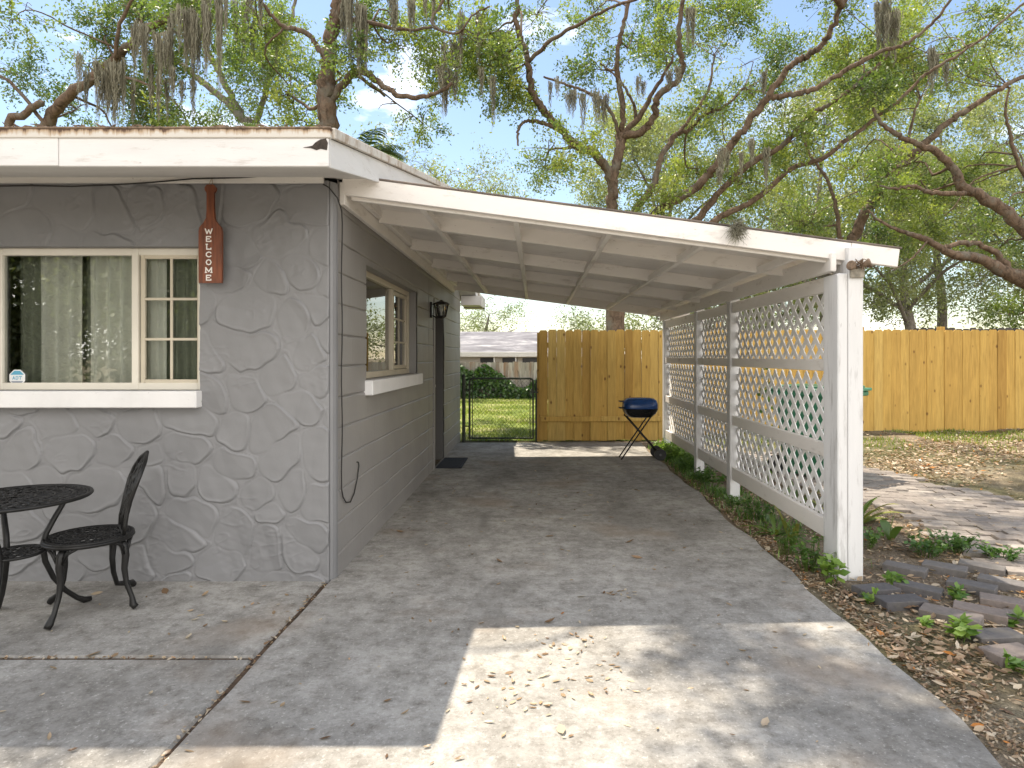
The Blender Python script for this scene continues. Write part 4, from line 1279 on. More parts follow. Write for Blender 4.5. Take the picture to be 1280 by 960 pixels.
mb.build('wire_mesh', M['gate'], gt)
mb = MB(); mb.box((gx1 - .02, GY - .035, .80), (.05, GY + .03, .825), .004); mb.box((gx1 - .035, GY - .045, .80), (gx1 - .01, GY - .02, .87), .004)
mb.tube([(.03, GY, .83), (.05, GY - .02, .86), (.02, GY - .03, .88)], .008, 6)
mb.build('latch', M['gate'], gt)
for z in (.25, .85):
    mb = MB(); mb.tube([(-1.185, GY, z), (-1.13, GY - .01, z), (gx0, GY, z)], .012, 6); mb.build('hinge', M['gate'], gt)

# neighbour's fence, house
nf = MB(); x = -7
while x < 4:
    picket(nf, x, x + .14, 21.6, -.03, 1.22 + random.uniform(-.02, .02), .02, random.random(), ear=.02); x += .145
setp(nf.build('back_fence', M['oldfence'], origin=(-1, 21.6, 0)), 'weathered grey picket fence at the far end of the lawn behind the gate', 'fence')
nh = thing('neighbour_house', (-3, 30, 0), 'low pale house with grey streaked roof beyond the back fence', 'house')
mb = MB(); mb.box((-9, 30.3, -.1), (2.2, 37, 1.62), .01); mb.build('wall', simple('pale_stucco', (.55, .52, .48), .9, .12, 2), nh)
mb = MB(); mb.prism([(-9.6, 29.6, 1.62), (-9.6, 33.5, 2.72), (-9.6, 37.6, 1.62), (-9.6, 37.6, 1.5), (-9.6, 29.6, 1.5)], (12.3, 0, 0))
rm, rnt, rb = newmat('streaked_shingle')
rv = pos_coord(rnt, (.5, 1.2, 1.2))
rnt.links.new(ramp(rnt, noise(rnt, rv, 1.3, 8, .65, .6), [(.36, (.13, .125, .14)), (.52, (.22, .215, .235)), (.66, (.44, .43, .44))]), rb.inputs['Base Color']); rb.inputs['Roughness'].default_value = .9
mb.build('roof', rm, nh)
mb = MB(); mb.box((-9.6, 29.55, 1.40), (2.7, 29.59, 1.62), .01); mb.build('fascia', M['trim_white'], nh)
for x in (-2.6, -1.55, -.6, .35):
    mb = MB(); mb.box((x, 30.27, .75), (x + .7, 30.296, 1.35), .005); mb.build('window', simple('dark_pane', (.05, .05, .055), .2, .1, 3, bmp=0), nh)
for x in (-1.9, -.9):
    mb = MB(); mb.tube([(x, 29.7, -.1), (x, 29.7, 1.5)], .035, 8); mb.build('porch_post', M['trim_white'], nh)

# ------------------------------------------------------------------ leaf builders
def leaves_arr(Pc, D, N, L, W):
    D = D / np.linalg.norm(D, axis=1, keepdims=True)
    S = np.cross(D, N); S /= (np.linalg.norm(S, axis=1, keepdims=True) + 1e-9)
    L = np.asarray(L)[:, None]; W = np.asarray(W)[:, None]
    v = np.stack([Pc - D * L * .5, Pc + S * W * .5 + D * L * .05, Pc + D * L * .5, Pc - S * W * .5 + D * L * .05], 1)
    n = len(Pc)
    return v.reshape(-1, 3), np.arange(4 * n).reshape(n, 4)

def crown(name, clumps, mat, parent, leaf=.075, nl=34, seed=0, twig=None, tl=.62, spread=.085):
    """clumps: (centre, radius, number of twigs, tone)"""
    r = np.random.default_rng(seed)
    PP, DD, NN, TT, LL = [], [], [], [], []
    for (c, rad, nt_, tone) in clumps:
        nt_ = int(nt_)
        g = r.normal(size=(nt_, 3)); g /= np.linalg.norm(g, axis=1, keepdims=True)
        rr = r.uniform(.05, 1, (nt_, 1)) ** .6
        o = np.array(c)[None] + g * rr * np.array([rad, rad, rad * .62])[None] * .8
        d = g * .7 + r.normal(size=(nt_, 3)) * .6 + np.array([0, 0, .05]); d /= np.linalg.norm(d, axis=1, keepdims=True)
        ln = r.uniform(.6, 1.2, nt_) * tl
        tt = tone + .06 + r.normal(size=nt_) * .17
        t = r.uniform(.1, 1, (nt_, nl))
        pos = o[:, None] + d[:, None] * (ln[:, None] * t)[..., None] + r.normal(size=(nt_, nl, 3)) * spread
        pos[..., 2] -= (t * t) * .12 * tl
        PP.append(pos.reshape(-1, 3))
        ld = d[:, None] * .7 + r.normal(size=(nt_, nl, 3)) * .75
        DD.append(ld.reshape(-1, 3))
        nn = np.array([0, 0, 1.0])[None, None] + r.normal(size=(nt_, nl, 3)) * .75
        NN.append(nn.reshape(-1, 3))
        TT.append((tt[:, None] + r.normal(size=(nt_, nl)) * .10).reshape(-1))
        if twig is not None:
            for i in range(0, nt_, 2):
                a_ = Vector(o[i]); b2 = Vector(o[i] + d[i] * ln[i] * .9)
                twig.tube([a_, (a_ + b2) / 2 + Vector((0, 0, .03)), b2], [.007, .005, .002], 3, cap=False)
    Pc = np.concatenate(PP); D = np.concatenate(DD); N = np.concatenate(NN); T = np.clip(np.concatenate(TT), 0, 1)
    n = len(Pc)
    L = leaf * r.uniform(.7, 1.3, n); W = L * r.uniform(.38, .55, n)
    v, q = leaves_arr(Pc, D, N, L, W)
    return arr_mesh(name, v, q, mat, parent, tone=T)

def smooth_path(pts, rads, k=4, jit=0.0):
    pts = [Vector(p) for p in pts]; n = len(pts)
    op, orr = [], []
    for i in range(n - 1):
        p0 = pts[max(i - 1, 0)]; p1 = pts[i]; p2 = pts[i + 1]; p3 = pts[min(i + 2, n - 1)]
        for j in range(k):
            t = j / k
            q = .5 * ((2 * p1) + (p2 - p0) * t + (2 * p0 - 5 * p1 + 4 * p2 - p3) * t * t + (3 * p1 - p0 - 3 * p2 + p3) * t ** 3)
            if jit: q += Vector((random.gauss(0, jit), random.gauss(0, jit), random.gauss(0, jit)))
            op.append(q); orr.append(rads[i] + (rads[i + 1] - rads[i]) * t)
    op.append(pts[-1]); orr.append(rads[-1])
    return op, orr

class Tree:
    def __init__(self, name, base, label, cat='tree', group=None, bark='bark', leafmat='oak', seed=1):
        self.t = thing(name, base, label, cat, group)
        self.mb = MB(); self.pts = []; self.cl = []; self.bark = bark; self.lm = leafmat; self.seed = seed; self.moss = []
    def limb(self, px, d0, d1, r0, r1, n=10, pre=None):
        """branch through traced directions, its distance running from d0 to d1; r in metres"""
        m = len(px); pts = []
        for i, (x, y) in enumerate(px):
            t = i / max(1, m - 1)
            pts.append(P(x, y, d0 + (d1 - d0) * t))
        rad = [r0 + (r1 - r0) * (i / max(1, m - 1)) for i in range(m)]
        if pre:
            pts = [Vector(p) for p, q in pre] + pts; rad = [q for p, q in pre] + rad
        return self.limb3(pts, rad, n)
    def limb3(self, pts, rad, n=10):
        p, r_ = smooth_path(pts, rad, 5, jit=min(.02, rad[-1] * .35))
        r_ = [q * (.78 if q < .17 else .92) for q in r_]; ph_ = random.uniform(0, 6); r_ = [q * (1 + .05 * math.sin(ph_ + i * .37) + .03 * math.sin(2 * ph_ + i * .83)) for i, q in enumerate(r_)]
        self.mb.tube(p, r_, n)
        self.pts += list(zip(p, r_))
        return p
    def clump(self, c, rad, n, tone):
        self.cl.append((tuple(c), rad, n, tone))
    def wire(self, maxd=6.0):
        """side branches that carry the leaf clumps"""
        big = list(self.pts)
        for (c, rad, n, tone) in self.cl:
            c = Vector(c)
            best = min(big, key=lambda q: (q[0] - c).length + (0 if q[1] < .2 else .0))
            if (best[0] - c).length > maxd: continue
            a_ = best[0]; L = (c - a_).length
            r0 = min(best[1] * .55, .018 + .011 * L)
            m1 = a_.lerp(c, .35) + Vector((random.gauss(0, .09), random.gauss(0, .09), random.gauss(.05, .09))) * L
            m2 = a_.lerp(c, .7) + Vector((random.gauss(0, .09), random.gauss(0, .09), random.gauss(.05, .09))) * L
            p, r_ = smooth_path([a_, m1, m2, c], [r0, r0 * .75, r0 * .5, r0 * .28], 4, .01)
            self.mb.tube(p, r_, 5)
            for k in range(9):
                g = Vector((random.gauss(0, 1), random.gauss(0, 1), random.gauss(.1, .6))).normalized() * rad * random.uniform(.6, 1.0)
                s = p[-1 - random.randint(0, 4)]
                q, rr = smooth_path([s, s + g * .5 + Vector((random.gauss(0, .07), random.gauss(0, .07), .05)), s + g], [r0 * .35, r0 * .25, .005], 3)
                self.mb.tube(q, rr, 4)
    def hang(self, c, n, L, w=.16):
        self.moss.append((Vector(c), n, L, w))
    def done(self, leaf=.078, nl=62, tl=.62, spread=.075, wire=6.0):
        self.wire(wire)
        if self.cl: crown('crown', self.cl, M[self.lm], self.t, leaf, nl, self.seed, self.mb, tl, spread)
        self.mb.build('trunk', M[self.bark], self.t, smooth=True)
        if self.moss:
            r = np.random.default_rng(self.seed + 5)
            for (c, n, L, w_) in self.moss:
                vs, qs, ts = [], [], []; off = 0
                ntas = max(2, n // 14)
                tas = [(np.array(c) + r.normal(size=3) * np.array([w_, w_, .05]), r.uniform(.45, 1.0), r.uniform(.022, .05)) for _ in range(ntas)]
                for k in range(n * 3):
                    o0, lf, sp = tas[r.integers(ntas)]
                    o = o0 + r.normal(size=3) * np.array([sp, sp, .03])
                    ln = L * lf * r.uniform(.25, 1.0); m = 9
                    a_ = r.uniform(0, 6.28); side = np.array([math.cos(a_), math.sin(a_), 0])
                    wd = r.uniform(.003, .010); ph = r.uniform(0, 6, 2); amp = r.uniform(.012, .04); fq = r.uniform(8, 20); tn = r.uniform(0, 1)
                    for i in range(m):
                        t = i / (m - 1)
                        p = o + (o0 - o) * np.array([1, 1, 0]) * t * .7 + np.array([amp * math.sin(ph[0] + t * fq) * t ** .4, amp * math.sin(ph[1] + t * fq * .9) * t ** .4, -ln * t])
                        q = wd * (1 - t * .6) * (0.5 + 1.0 * r.random())
                        vs.append(p + side * q); vs.append(p - side * q)
                    for i in range(m - 1):
                        qs.append((off + 2 * i, off + 2 * i + 1, off + 2 * i + 3, off + 2 * i + 2)); ts.append(tn)
                    off += 2 * m
                arr_mesh('hanging_moss', np.array(vs), np.array(qs), M['moss'], self.t, tone=np.array(ts))

# coverage of the canopy: rows of cells of 80 x 80 picture units
COV = {
 0: [.12, .45, .85, .62, .62, .65, .72, .70, .50, .62, .82, .78, .72, .78, .75, .72],
 1: [.55, .62, .85, .55, .60, .60, .62, .56, .30, .40, .42, .58, .48, .52, .55, .55],
 2: [0, 0, .3, .3, .45, .75, .62, .56, .15, .20, .42, .52, .48, .62, .60, .62],
 3: [0, 0, 0, 0, 0, .3, .3, .3, .10, .12, .45, .52, .70, .80, .78, .85],
 4: [0, 0, 0, 0, 0, 0, 0, 0, 0, 0, 0, 0, 0, .5, .55, .6],
}
def fill(tree, cells, d0, d1, frac=1.0, per=24, rad=.60, tone=.45):
    for (row, col) in cells:
        cov = COV[row][col]
        if cov <= 0: continue
        q = -math.log(1 - min(cov, .93)) * frac * 4.2
        n = int(q) + (1 if random.random() < q - int(q) else 0)
        for k in range(n):
            d = random.uniform(d0, d1)
            c = P(col * 80 + random.uniform(0, 80), row * 80 + random.uniform(0, 80), d)
            sc = d / 14
            tree.clump(c, rad * random.uniform(.7, 1.3), per * random.uniform(.6, 1.4), tone + random.gauss(0, .13))

def gpt(x, y): return Vector((x, y, gzf(x, y) - .1))

# --- T1: leaning limbs at far left
t1 = Tree('oak_tree', (-12.5, 15.5, 0), 'leaning live oak hung with grey moss behind the left end of the house roof', group=None, seed=11)
b0 = P(-20, 420, 15.5)
t1.limb([(58, 161), (82, 124), (113, 100), (144, 74), (182, 41), (222, 15), (270, -15), (330, -50)], 15.5, 13.0, .17, .05, pre=[((-12.6, 15.5, -.1), .32), ((-12.4, 15.5, 2.2), .27), ((-12.0, 15.5, 5.0), .22)])
t1.limb([(10, 168), (31, 144), (52, 129)], 15.4, 15.1, .12, .10, pre=[((-12.4, 15.5, 3.4), .16)])
t1.limb([(113, 100), (150, 96), (190, 108), (222, 132), (236, 158)], 14.6, 13.6, .05, .02)
t1.limb([(144, 74), (150, 30), (170, -10)], 14.2, 13.6, .07, .03)
t1.limb([(60, 160), (20, 110), (-20, 80)], 15.4, 15.0, .07, .03)
fill(t1, [(0, 1), (0, 2), (0, 3), (1, 2)], 13.2, 16.5, .7, tone=.4)
fill(t1, [(1, 0), (1, 1), (2, 2)], 15, 17, .4, tone=.4)
fill(t1, [(0, 0)], 12.5, 14, 1.0, tone=.3)
for (x, y, L, n) in ((130, 88, 1.15, 70), (145, 78, 1.3, 80), (160, 92, 1.0, 60), (200, 40, 1.2, 60), (228, 20, 1.3, 70), (246, 24, 1.6, 80), (215, 95, .9, 40), (180, 60, .9, 40), (262, -10, 1.3, 50)):
    t1.hang(P(x, y, 13.0 - x * .003), int(n * 1.7), L * 1.1, .26)
t1.done()
# --- T2: grey forked tree behind the ridge
t2 = Tree('oak_tree', (-6.6, 19, 0), 'grey forked oak with pale bark behind the middle of the house roof', bark='bark_g', seed=12)
t2.limb([(318, 170), (302, 148), (282, 127), (258, 106), (240, 92), (215, 70), (190, 40)], 19, 18.5, .18, .06, pre=[((-6.9, 19, -.1), .3), ((-7.4, 19, 4), .24)])
t2.limb([(304, 150), (289, 120), (275, 92), (262, 68), (254, 41), (248, 10), (240, -20)], 19, 18, .14, .06)
t2.limb([(318, 160), (334, 110), (344, 82), (348, 62), (352, 45), (364, 24), (372, -5)], 19, 18.3, .12, .05)
t2.limb([(338, 95), (352, 88), (368, 99), (383, 111)], 18.8, 18.2, .06, .03)
fill(t2, [(0, 3), (0, 4), (1, 3), (1, 4), (2, 3), (2, 4)], 17, 20, .6, tone=.55, rad=.8)
for (x, y, L, n) in ((300, 30, 1.0, 40), (322, 12, 1.6, 70), (280, 5, 1.4, 50), (340, 15, 1.4, 50)):
    t2.hang(P(x, y, 15.5), n, L, .22)
t2.done(leaf=.09, tl=.85, spread=.12)
# --- T3: dark trunk rising behind the house corner
t3 = Tree('oak_tree', (-4.3, 13.2, 0), 'dark trunked oak rising straight behind the house roof corner', seed=13)
t3.limb([(409, 190), (409, 155), (409, 120), (409, 96), (412, 70), (413, 52), (418, 28), (421, 12), (424, -12), (428, -60), (440, -140)], 13.2, 12.6, .215, .11, n=14, pre=[((-4.3, 13.2, -.1), .34), ((-4.28, 13.2, 2.5), .25)])
t3.limb([(413, 128), (425, 110), (444, 89), (465, 96), (482, 110), (496, 117), (520, 122), (544, 116), (566, 104)], 13.1, 12.2, .11, .04)
t3.limb([(414, 50), (425, 32), (441, 24), (470, 30), (506, 38), (540, 34)], 13, 12.4, .08, .03)
t3.limb([(409, 75), (399, 62), (388, 45), (370, 36), (357, 34), (340, 20), (330, 5), (318, -15)], 13, 12.4, .08, .035)
t3.limb([(415, 45), (430, 0), (455, -40), (490, -90), (520, -150)], 12.9, 11.6, .10, .05)
t3.limb([(560, -8), (548, 10), (540, 30), (572, 42), (590, 20), (612, 8)], 12.5, 11.8, .04, .02)
# limb reaching out over the roof and drive, above the picture
ov = t3.limb3([P(424, -12, 12.8), Vector((-3.4, 11.5, 8.8)), Vector((-2.8, 9.5, 8.9)), Vector((-2.0, 7.4, 8.6)), Vector((-1.2, 5.9, 8.4)), Vector((-.2, 4.6, 8.1))], [.13, .12, .11, .09, .06, .03])
fill(t3, [(0, 4), (0, 5), (0, 6), (1, 4), (1, 5), (1, 6)], 12.4, 16, .5, tone=.5)
fill(t3, [(0, 7), (1, 7)], 11.4, 13.5, .35, tone=.45)
for (x, y, L, n) in ((320, -5, 1.0, 40), (490, -10, 1.1, 40), (535, -15, 1.0, 40), (446, 10, 1.5, 80), (452, 25, 1.2, 60), (440, 40, .9, 40), (560, 85, 1.1, 50), (556, 95, .8, 40), (568, 55, 1.3, 45), (494, 15, .9, 40), (430, -8, 1.3, 60), (520, 5, .8, 30), (583, 20, 1.6, 50), (590, 90, 1.1, 30)):
    t3.hang(P(x, y, 12.4), n, L, .12)
OVER = [(-.35, 5.2, 8.3, .40), (.1, 5.9, 8.6, .40), (-.05, 4.6, 8.0, .36), (-.75, 4.5, 8.0, .26), (-3.8, 5.2, 8.4, .3), (-1.1, 5.75, 8.5, .22), (-.80, 5.05, 8.2, .22)]
for (x, y, z, r_) in OVER:
    t3.clump((x, y, z), r_, 22, .45)
t3.done()
# --- T4: the big oak behind the fence
t4 = Tree('oak_tree', (1.75, 14.2, 0), 'big spreading live oak whose trunk stands behind the pine fence and carport', seed=14)
D = 14.2
fork = P(772, 318, D)
t4.limb3([gpt(1.75, 14.2), Vector((1.77, D, 1.1)), P(767, 403, D), fork], [.36, .28, .235, .25], 16)
pf = lambda r_: [((fork.x, fork.y, fork.z), r_)]
t4.limb([(764, 285), (764, 258), (766, 235), (769, 212), (774, 189), (777, 168)], D, D, .16, .13, 12, pf(.19))
t4.limb([(777, 168), (795, 151), (808, 132), (815, 117), (825, 102), (832, 89), (842, 70)], D, 13.4, .09, .03)
t4.limb([(775, 170), (798, 167), (812, 155), (820, 140), (822, 122), (843, 105), (852, 92), (853, 78), (848, 52), (851, 20), (856, -10), (862, -50)], D, 12.4, .11, .05)
t4.limb([(777, 168), (779, 150), (777, 120), (772, 92), (771, 69), (776, 44), (781, 21), (790, -12), (800, -50)], D, 13.2, .09, .04)
t4.limb([(775, 178), (771, 158), (764, 142), (753, 127), (729, 113), (712, 107), (695, 101), (680, 96)], D, 13.4, .06, .025)
t4.limb([(795, 148), (793, 134), (791, 128), (784, 114), (777, 103), (764, 90), (750, 79)], D, 13.6, .05, .02)
t4.limb([(764, 228), (756, 208), (743, 192), (722, 182), (702, 162), (690, 150), (678, 137), (670, 122), (664, 105), (661, 88), (659, 72), (654, 56), (648, 42), (645, 20), (648, -8), (652, -40)], D, 12.6, .135, .05)
t4.limb([(695, 160), (685, 156), (674, 153), (662, 151), (653, 154), (648, 163), (647, 170), (648, 182)], 13.7, 13.2, .06, .025)
t4.limb([(660, 78), (690, 50), (720, 32), (760, 12), (800, -3)], 13.2, 11.8, .055, .03)
t4.limb([(785, 290), (795, 261), (815, 234), (822, 212), (829, 192), (838, 178), (846, 168), (861, 162), (873, 150), (885, 141), (900, 136), (916, 124), (930, 110)], D, 14.6, .11, .03, 10, pf(.17))
t4.limb([(848, 167), (857, 155), (872, 135), (885, 113), (890, 92), (893, 70)], D, 14.4, .06, .025)
t4.limb([(800, 292), (820, 265), (845, 250), (867, 237), (884, 220), (895, 206), (909, 186), (921, 172), (933, 158), (946, 140), (960, 120), (977, 96), (991, 79), (1007, 70), (1022, 62), (1032, 50), (1039, 38), (1053, 8), (1066, -25), (1085, -70)], D, 11.4, .125, .05, 12, pf(.19))
t4.limb([(967, 122), (980, 120), (995, 117), (1014, 112), (1032, 103), (1052, 92), (1074, 79), (1092, 70), (1105, 62), (1125, 58), (1139, 50), (1165, 30), (1185, 5), (1205, -25)], 12.7, 11.6, .075, .03)
t4.limb([(840, 296), (873, 272), (888, 254), (902, 237), (922, 217), (945, 200), (967, 189), (988, 172), (1002, 157), (1015, 144), (1030, 133), (1046, 124), (1064, 111), (1081, 96), (1095, 84), (1112, 66)], D, 12.6, .105, .035, 12, pf(.17))
t4.limb([(860, 300), (895, 275), (915, 264), (936, 254), (952, 243), (967, 230), (982, 216), (995, 208), (1012, 203), (1026, 199), (1040, 191), (1053, 179), (1074, 164), (1094, 148), (1108, 138), (1122, 127), (1140, 110), (1153, 96), (1175, 82), (1198, 69), (1228, 48), (1255, 25), (1285, 0)], D, 12.6, .09, .025, 12, pf(.15))
fill(t4, [(0, 7), (0, 8), (0, 9), (1, 7), (1, 8), (1, 9), (2, 9), (2, 8)], 13, 17, .62, tone=.55)
fill(t4, [(0, 10), (0, 11), (0, 12), (0, 13), (1, 10), (1, 11), (1, 12), (1, 13), (2, 10), (2, 11), (2, 12), (3, 10), (3, 11)], 12.6, 17.5, .55, tone=.52)
for (x, y, L, n) in ((722, 113, .7, 50), (743, 118, .8, 60), (800, 108, .6, 30), (845, 90, .7, 40), (920, 190, .8, 50), (932, 175, .7, 40), (975, 190, .9, 40), (1104, 5, 1.2, 90), (1112, 20, 1.0, 70), (900, 215, .6, 40), (948, 90, .7, 40), (855, 15, .9, 40), (685, 100, .7, 20), (770, 110, .6, 20)):
    t4.hang(P(x, y, 12.6), n, L, .12)
for (x, y, z, r_) in ((.7, 7.0, 8.2, .55), (1.5, 8.0, 8.2, .6), (.3, 8.6, 8.4, .6), (2.3, 7.2, 8.4, .6), (2.6, 9.0, 8.6, .65), (1.0, 9.8, 8.8, .6), (-.5, 10.8, 9.2, .6), (1.9, 6.0, 8.2, .5)):
    t4.clump((x, y, z), r_, 22, .45)
t4.limb3([P(1053, 8, 11.6), Vector((4.4, 10.4, 7.9)), Vector((3.4, 9.4, 8.6)), Vector((2.2, 8.2, 8.5)), Vector((1.2, 7.2, 8.3))], [.08, .07, .06, .045, .02])
t4.done(wire=4.5)
# --- T6: slim trunks behind the post
t6 = Tree('oak_tree', (8.0, 16, 0), 'slender dark oak leaning right just behind the front lattice post', seed=16)
d6 = 15.5
t6.limb([(1062, 316), (1070, 292), (1081, 268), (1092, 250), (1101, 234), (1112, 222), (1125, 210), (1137, 198), (1149, 186), (1166, 170), (1184, 155), (1200, 143), (1218, 131), (1235, 120), (1252, 110), (1285, 94), (1320, 80)], d6, 14, .16, .05, 12, pre=[((7.45, 15.5, -.1), .26), ((7.5, 15.5, 2.2), .2)])
t6.limb([(1112, 222), (1122, 200), (1132, 179), (1139, 160), (1142, 144), (1150, 125)], d6, 15, .06, .03)
t6.limb([(1100, 238), (1096, 215), (1088, 195)], 15.4, 15.2, .05, .025)
t6.limb([(1052, 318), (1050, 296), (1047, 270), (1043, 251), (1038, 234), (1032, 220), (1022, 206), (1012, 192), (1004, 172), (1000, 160)], 15.4, 15, .07, .03, pre=[((7.45, 15.5, .8), .10)])
fill(t6, [(2, 12), (2, 13), (3, 12), (3, 13), (1, 13), (1, 14), (0, 14)], 15.5, 19, .42, tone=.6)
for (x, y, L, n) in ((1168, 60, 1.0, 60), (1180, 75, .9, 40)): t6.hang(P(x, y, 13.5), n, L, .14)
t6.done()
# --- T7: heavy oak off to the right
t7 = Tree('oak_tree', (12.2, 13.6, .1), 'massive live oak on the right whose thick low limbs reach over the pine fence', seed=17)
d7 = 13.4
J = Vector((12.0, 13.5, 3.3))
t7.limb3([Vector((12.4, 13.6, 0)), Vector((12.3, 13.6, 1.6)), J], [.6, .48, .42], 16)
t7.limb([(1320, 318), (1280, 287), (1252, 261), (1228, 247), (1208, 237), (1200, 229), (1197, 219), (1188, 205), (1177, 196), (1164, 187), (1149, 182), (1130, 173), (1115, 165), (1100, 152), (1092, 135)], d7, 12.8, .165, .04, 12, [((J.x, J.y, J.z), .24)])
t7.limb([(1206, 241), (1190, 242), (1172, 241), (1156, 239), (1147, 233), (1135, 233), (1115, 236), (1100, 232)], 13.1, 12.9, .07, .025)
t7.limb([(1330, 358), (1295, 356), (1270, 346), (1252, 338), (1236, 328), (1221, 322), (1205, 320), (1191, 318), (1175, 310), (1160, 301), (1140, 293), (1122, 287), (1100, 276), (1085, 262)], d7, 12.6, .20, .02, 14, [((J.x, J.y, J.z - .4), .28)])
t7.limb([(1268, 345), (1250, 320), (1235, 310), (1215, 303), (1195, 305), (1178, 312)], 13.3, 12.9, .09, .05)
t7.limb([(1160, 300), (1145, 318), (1130, 330), (1112, 338)], 12.8, 12.6, .03, .01)
t7.limb([(1310, 300), (1290, 240), (1272, 200), (1262, 165), (1256, 140), (1262, 110)], 15.5, 15, .08, .03)
fill(t7, [(0, 14), (0, 15), (1, 14), (1, 15), (2, 13), (2, 14), (2, 15), (3, 14), (3, 15)], 13.6, 18, .42, tone=.58)
fill(t7, [(4, 15)], 15, 17.5, .35, tone=.55)
for (x, y, z, r_) in ((5.0, 10.6, 8.6, .7), (6.2, 10.0, 8.6, .7), (4.0, 10.8, 8.8, .6), (7.6, 10.2, 8.8, .8), (5.4, 8.8, 8.8, .6), (3.6, 9.4, 8.8, .55)):
    t7.clump((x, y, z), r_, 22, .45)
t7.limb3([J, Vector((10.8, 12.4, 5.8)), Vector((9.0, 10.8, 7.6)), Vector((7.4, 9.4, 8.4)), Vector((6.2, 8.4, 9.0))], [.25, .18, .13, .09, .04])
t7.done(wire=5)

# --- background trees, each its own crown and trunk
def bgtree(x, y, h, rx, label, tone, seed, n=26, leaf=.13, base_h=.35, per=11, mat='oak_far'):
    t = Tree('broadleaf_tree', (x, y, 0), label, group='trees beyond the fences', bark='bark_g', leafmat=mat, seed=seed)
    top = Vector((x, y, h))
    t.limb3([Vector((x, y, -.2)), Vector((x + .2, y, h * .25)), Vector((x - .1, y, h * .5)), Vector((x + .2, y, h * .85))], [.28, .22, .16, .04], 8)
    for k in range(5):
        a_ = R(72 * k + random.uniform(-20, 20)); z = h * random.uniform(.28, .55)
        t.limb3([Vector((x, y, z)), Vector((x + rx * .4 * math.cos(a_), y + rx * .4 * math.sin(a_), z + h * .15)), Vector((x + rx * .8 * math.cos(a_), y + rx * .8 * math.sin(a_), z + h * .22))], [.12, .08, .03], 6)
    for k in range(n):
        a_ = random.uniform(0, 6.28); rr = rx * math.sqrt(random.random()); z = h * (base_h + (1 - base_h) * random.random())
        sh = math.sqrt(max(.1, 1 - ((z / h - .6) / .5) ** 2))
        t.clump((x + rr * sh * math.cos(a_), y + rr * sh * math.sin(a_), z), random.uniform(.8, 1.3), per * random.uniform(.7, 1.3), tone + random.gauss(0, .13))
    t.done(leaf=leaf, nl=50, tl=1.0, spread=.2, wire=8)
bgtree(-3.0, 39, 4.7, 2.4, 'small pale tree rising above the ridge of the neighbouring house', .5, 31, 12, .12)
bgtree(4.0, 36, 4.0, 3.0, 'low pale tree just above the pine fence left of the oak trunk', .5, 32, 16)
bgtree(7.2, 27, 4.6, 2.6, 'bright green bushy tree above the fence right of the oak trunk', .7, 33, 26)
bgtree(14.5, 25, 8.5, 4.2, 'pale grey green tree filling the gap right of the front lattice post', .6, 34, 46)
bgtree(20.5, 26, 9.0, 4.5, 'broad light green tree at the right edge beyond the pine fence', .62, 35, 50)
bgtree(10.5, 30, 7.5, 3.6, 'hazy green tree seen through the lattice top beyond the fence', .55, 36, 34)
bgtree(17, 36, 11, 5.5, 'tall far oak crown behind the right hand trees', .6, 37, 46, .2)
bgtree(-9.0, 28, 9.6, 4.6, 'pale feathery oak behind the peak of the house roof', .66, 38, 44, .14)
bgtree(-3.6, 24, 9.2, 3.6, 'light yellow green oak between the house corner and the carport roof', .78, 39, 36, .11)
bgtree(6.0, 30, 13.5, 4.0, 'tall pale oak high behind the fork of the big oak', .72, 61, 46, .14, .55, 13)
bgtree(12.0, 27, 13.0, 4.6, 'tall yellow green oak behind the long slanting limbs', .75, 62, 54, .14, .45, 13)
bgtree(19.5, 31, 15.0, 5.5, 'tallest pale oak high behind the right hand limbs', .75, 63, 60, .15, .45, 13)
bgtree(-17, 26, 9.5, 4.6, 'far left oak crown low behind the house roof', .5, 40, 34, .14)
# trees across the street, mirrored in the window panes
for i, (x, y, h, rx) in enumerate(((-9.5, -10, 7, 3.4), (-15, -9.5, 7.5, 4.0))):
    bgtree(x, y, h, rx, ['oak across the street reflected darkly in the front window', 'street side oak reflected at the left of the front window'][i], .55, 50 + i, 72, .17, .05, 24, 'oak_far')

